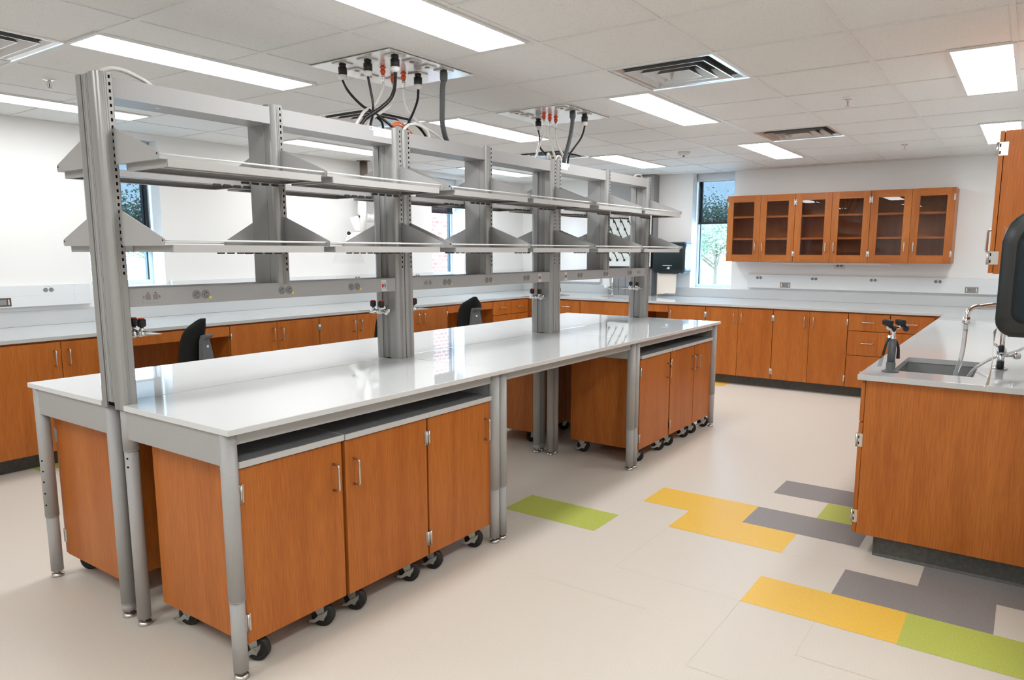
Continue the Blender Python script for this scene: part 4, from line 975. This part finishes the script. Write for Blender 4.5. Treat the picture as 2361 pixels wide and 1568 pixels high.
for sx, sy_ in ((.031,-.024), (-.031,.024)):
    B().lathe([(.009,.0),(.017,.004),(.0245,.009),(.0255,.013),(.0245,.016),(.0258,.019),(.0258,.027),(.022,.032),(.006,.034)], (sx,sy_,.228), (.05,-.10,1), 24).build('spray_head', 'black_rubber', t)
    B().tube([(sx,sy_,.230),(sx+.018,sy_-.016,.226),(sx+.026,sy_-.022,.214)], .009, 10).lathe([(.014,-.007),(.016,0),(.014,.007)], (sx+.027,sy_-.024,.214), (.8,-.6,0), 18).build('cap', 'black_plastic', t)
B().tube([(.018,-.015,.155),(.029,-.024,.12),(.031,-.026,.065)], lambda q: .005+.004*q, 10).build('lever', 'black_plastic', t)
B().tube([(-.010,.010,.175),(-.030,.022,.14),(-.040,.032,.085)], .005, 8).build('valve_rod', 'black_plastic', t)
tg = B(); c = [(-.016,.012,.185),(-.024,.018,.185),(-.062,.050,.03),(-.042,.034,.03)]
A = [tg.bm.verts.new(p) for p in c]; C = [tg.bm.verts.new((p[0]+.001,p[1]+.0015,p[2])) for p in c]; tg._f(A); tg._f(C[::-1])
for i in range(4): tg._f([A[i], A[(i+1) % 4], C[(i+1) % 4], C[i]])
tg.build('plastic_tag', 'clear_tag', t)
t = thing('gooseneck_faucet', 'chrome lab faucet with side outlets at the back wall sink', 'faucet', (7.46, 2.20, T))
B().lathe([(.028,0),(.028,.006),(.016,.012)]).cyl((0,0,.01),(0,0,.07), .012).tube([(0,-.10,.085),(0,0,.085),(0,.10,.085)], .0115, 12).build('base', 'chrome', t)
B().tube([(0,0,.08),(0,0,.24),(-.03,0,.30),(-.11,0,.31),(-.16,0,.27)], .010, 12).build('spout', 'chrome', t)
for s_ in (-1, 1): B().lathe([(.008,0),(.017,.006),(.017,.02),(.01,.024)], (0,s_*.10,.095), (0,0,1), 10).build('handle', 'chrome', t)
t = thing('eyewash_sprayer', 'chrome side sprayer with white head at the back wall sink', 'sprayer', (7.46, 2.56, T))
B().lathe([(.024,0),(.024,.006),(.012,.012)]).cyl((0,0,.01),(0,0,.30), .011).build('post', 'chrome', t); B().tube([(0,.0,.055),(-.03,.03,.085),(-.05,.05,.10)], .010, 10).build('neck', 'chrome', t); B().lathe([(.012,0),(.021,.01),(.021,.035),(.012,.04)], (-.05,.05,.10), (-.6,.7,.3), 18).build('spray_head', 'white_plastic', t)

# ------------------------------------------------------------------ light
sc = bpy.context.scene
wd = bpy.data.worlds.new('world'); sc.world = wd; wd.use_nodes = True
bg = wd.node_tree.nodes['Background']; bg.inputs[0].default_value = (.46, .73, 1., 1); bg.inputs[1].default_value = 16.
sc.view_settings.view_transform = 'Standard'; sc.view_settings.look = 'None'; sc.view_settings.gamma = 1; sc.view_settings.use_curve_mapping = False
sc.view_settings.exposure = .22
sc.cycles.max_bounces = 7; sc.cycles.diffuse_bounces = 4; sc.cycles.glossy_bounces = 3; sc.cycles.use_adaptive_sampling = True; sc.cycles.adaptive_threshold = .045; sc.cycles.transparent_max_bounces = 10; sc.cycles.transmission_bounces = 6
sc.cycles.use_denoising = True; sc.cycles.caustics_reflective = False; sc.cycles.caustics_refractive = False; sc.cycles.use_light_tree = False
sc.cycles.sample_clamp_indirect = 8
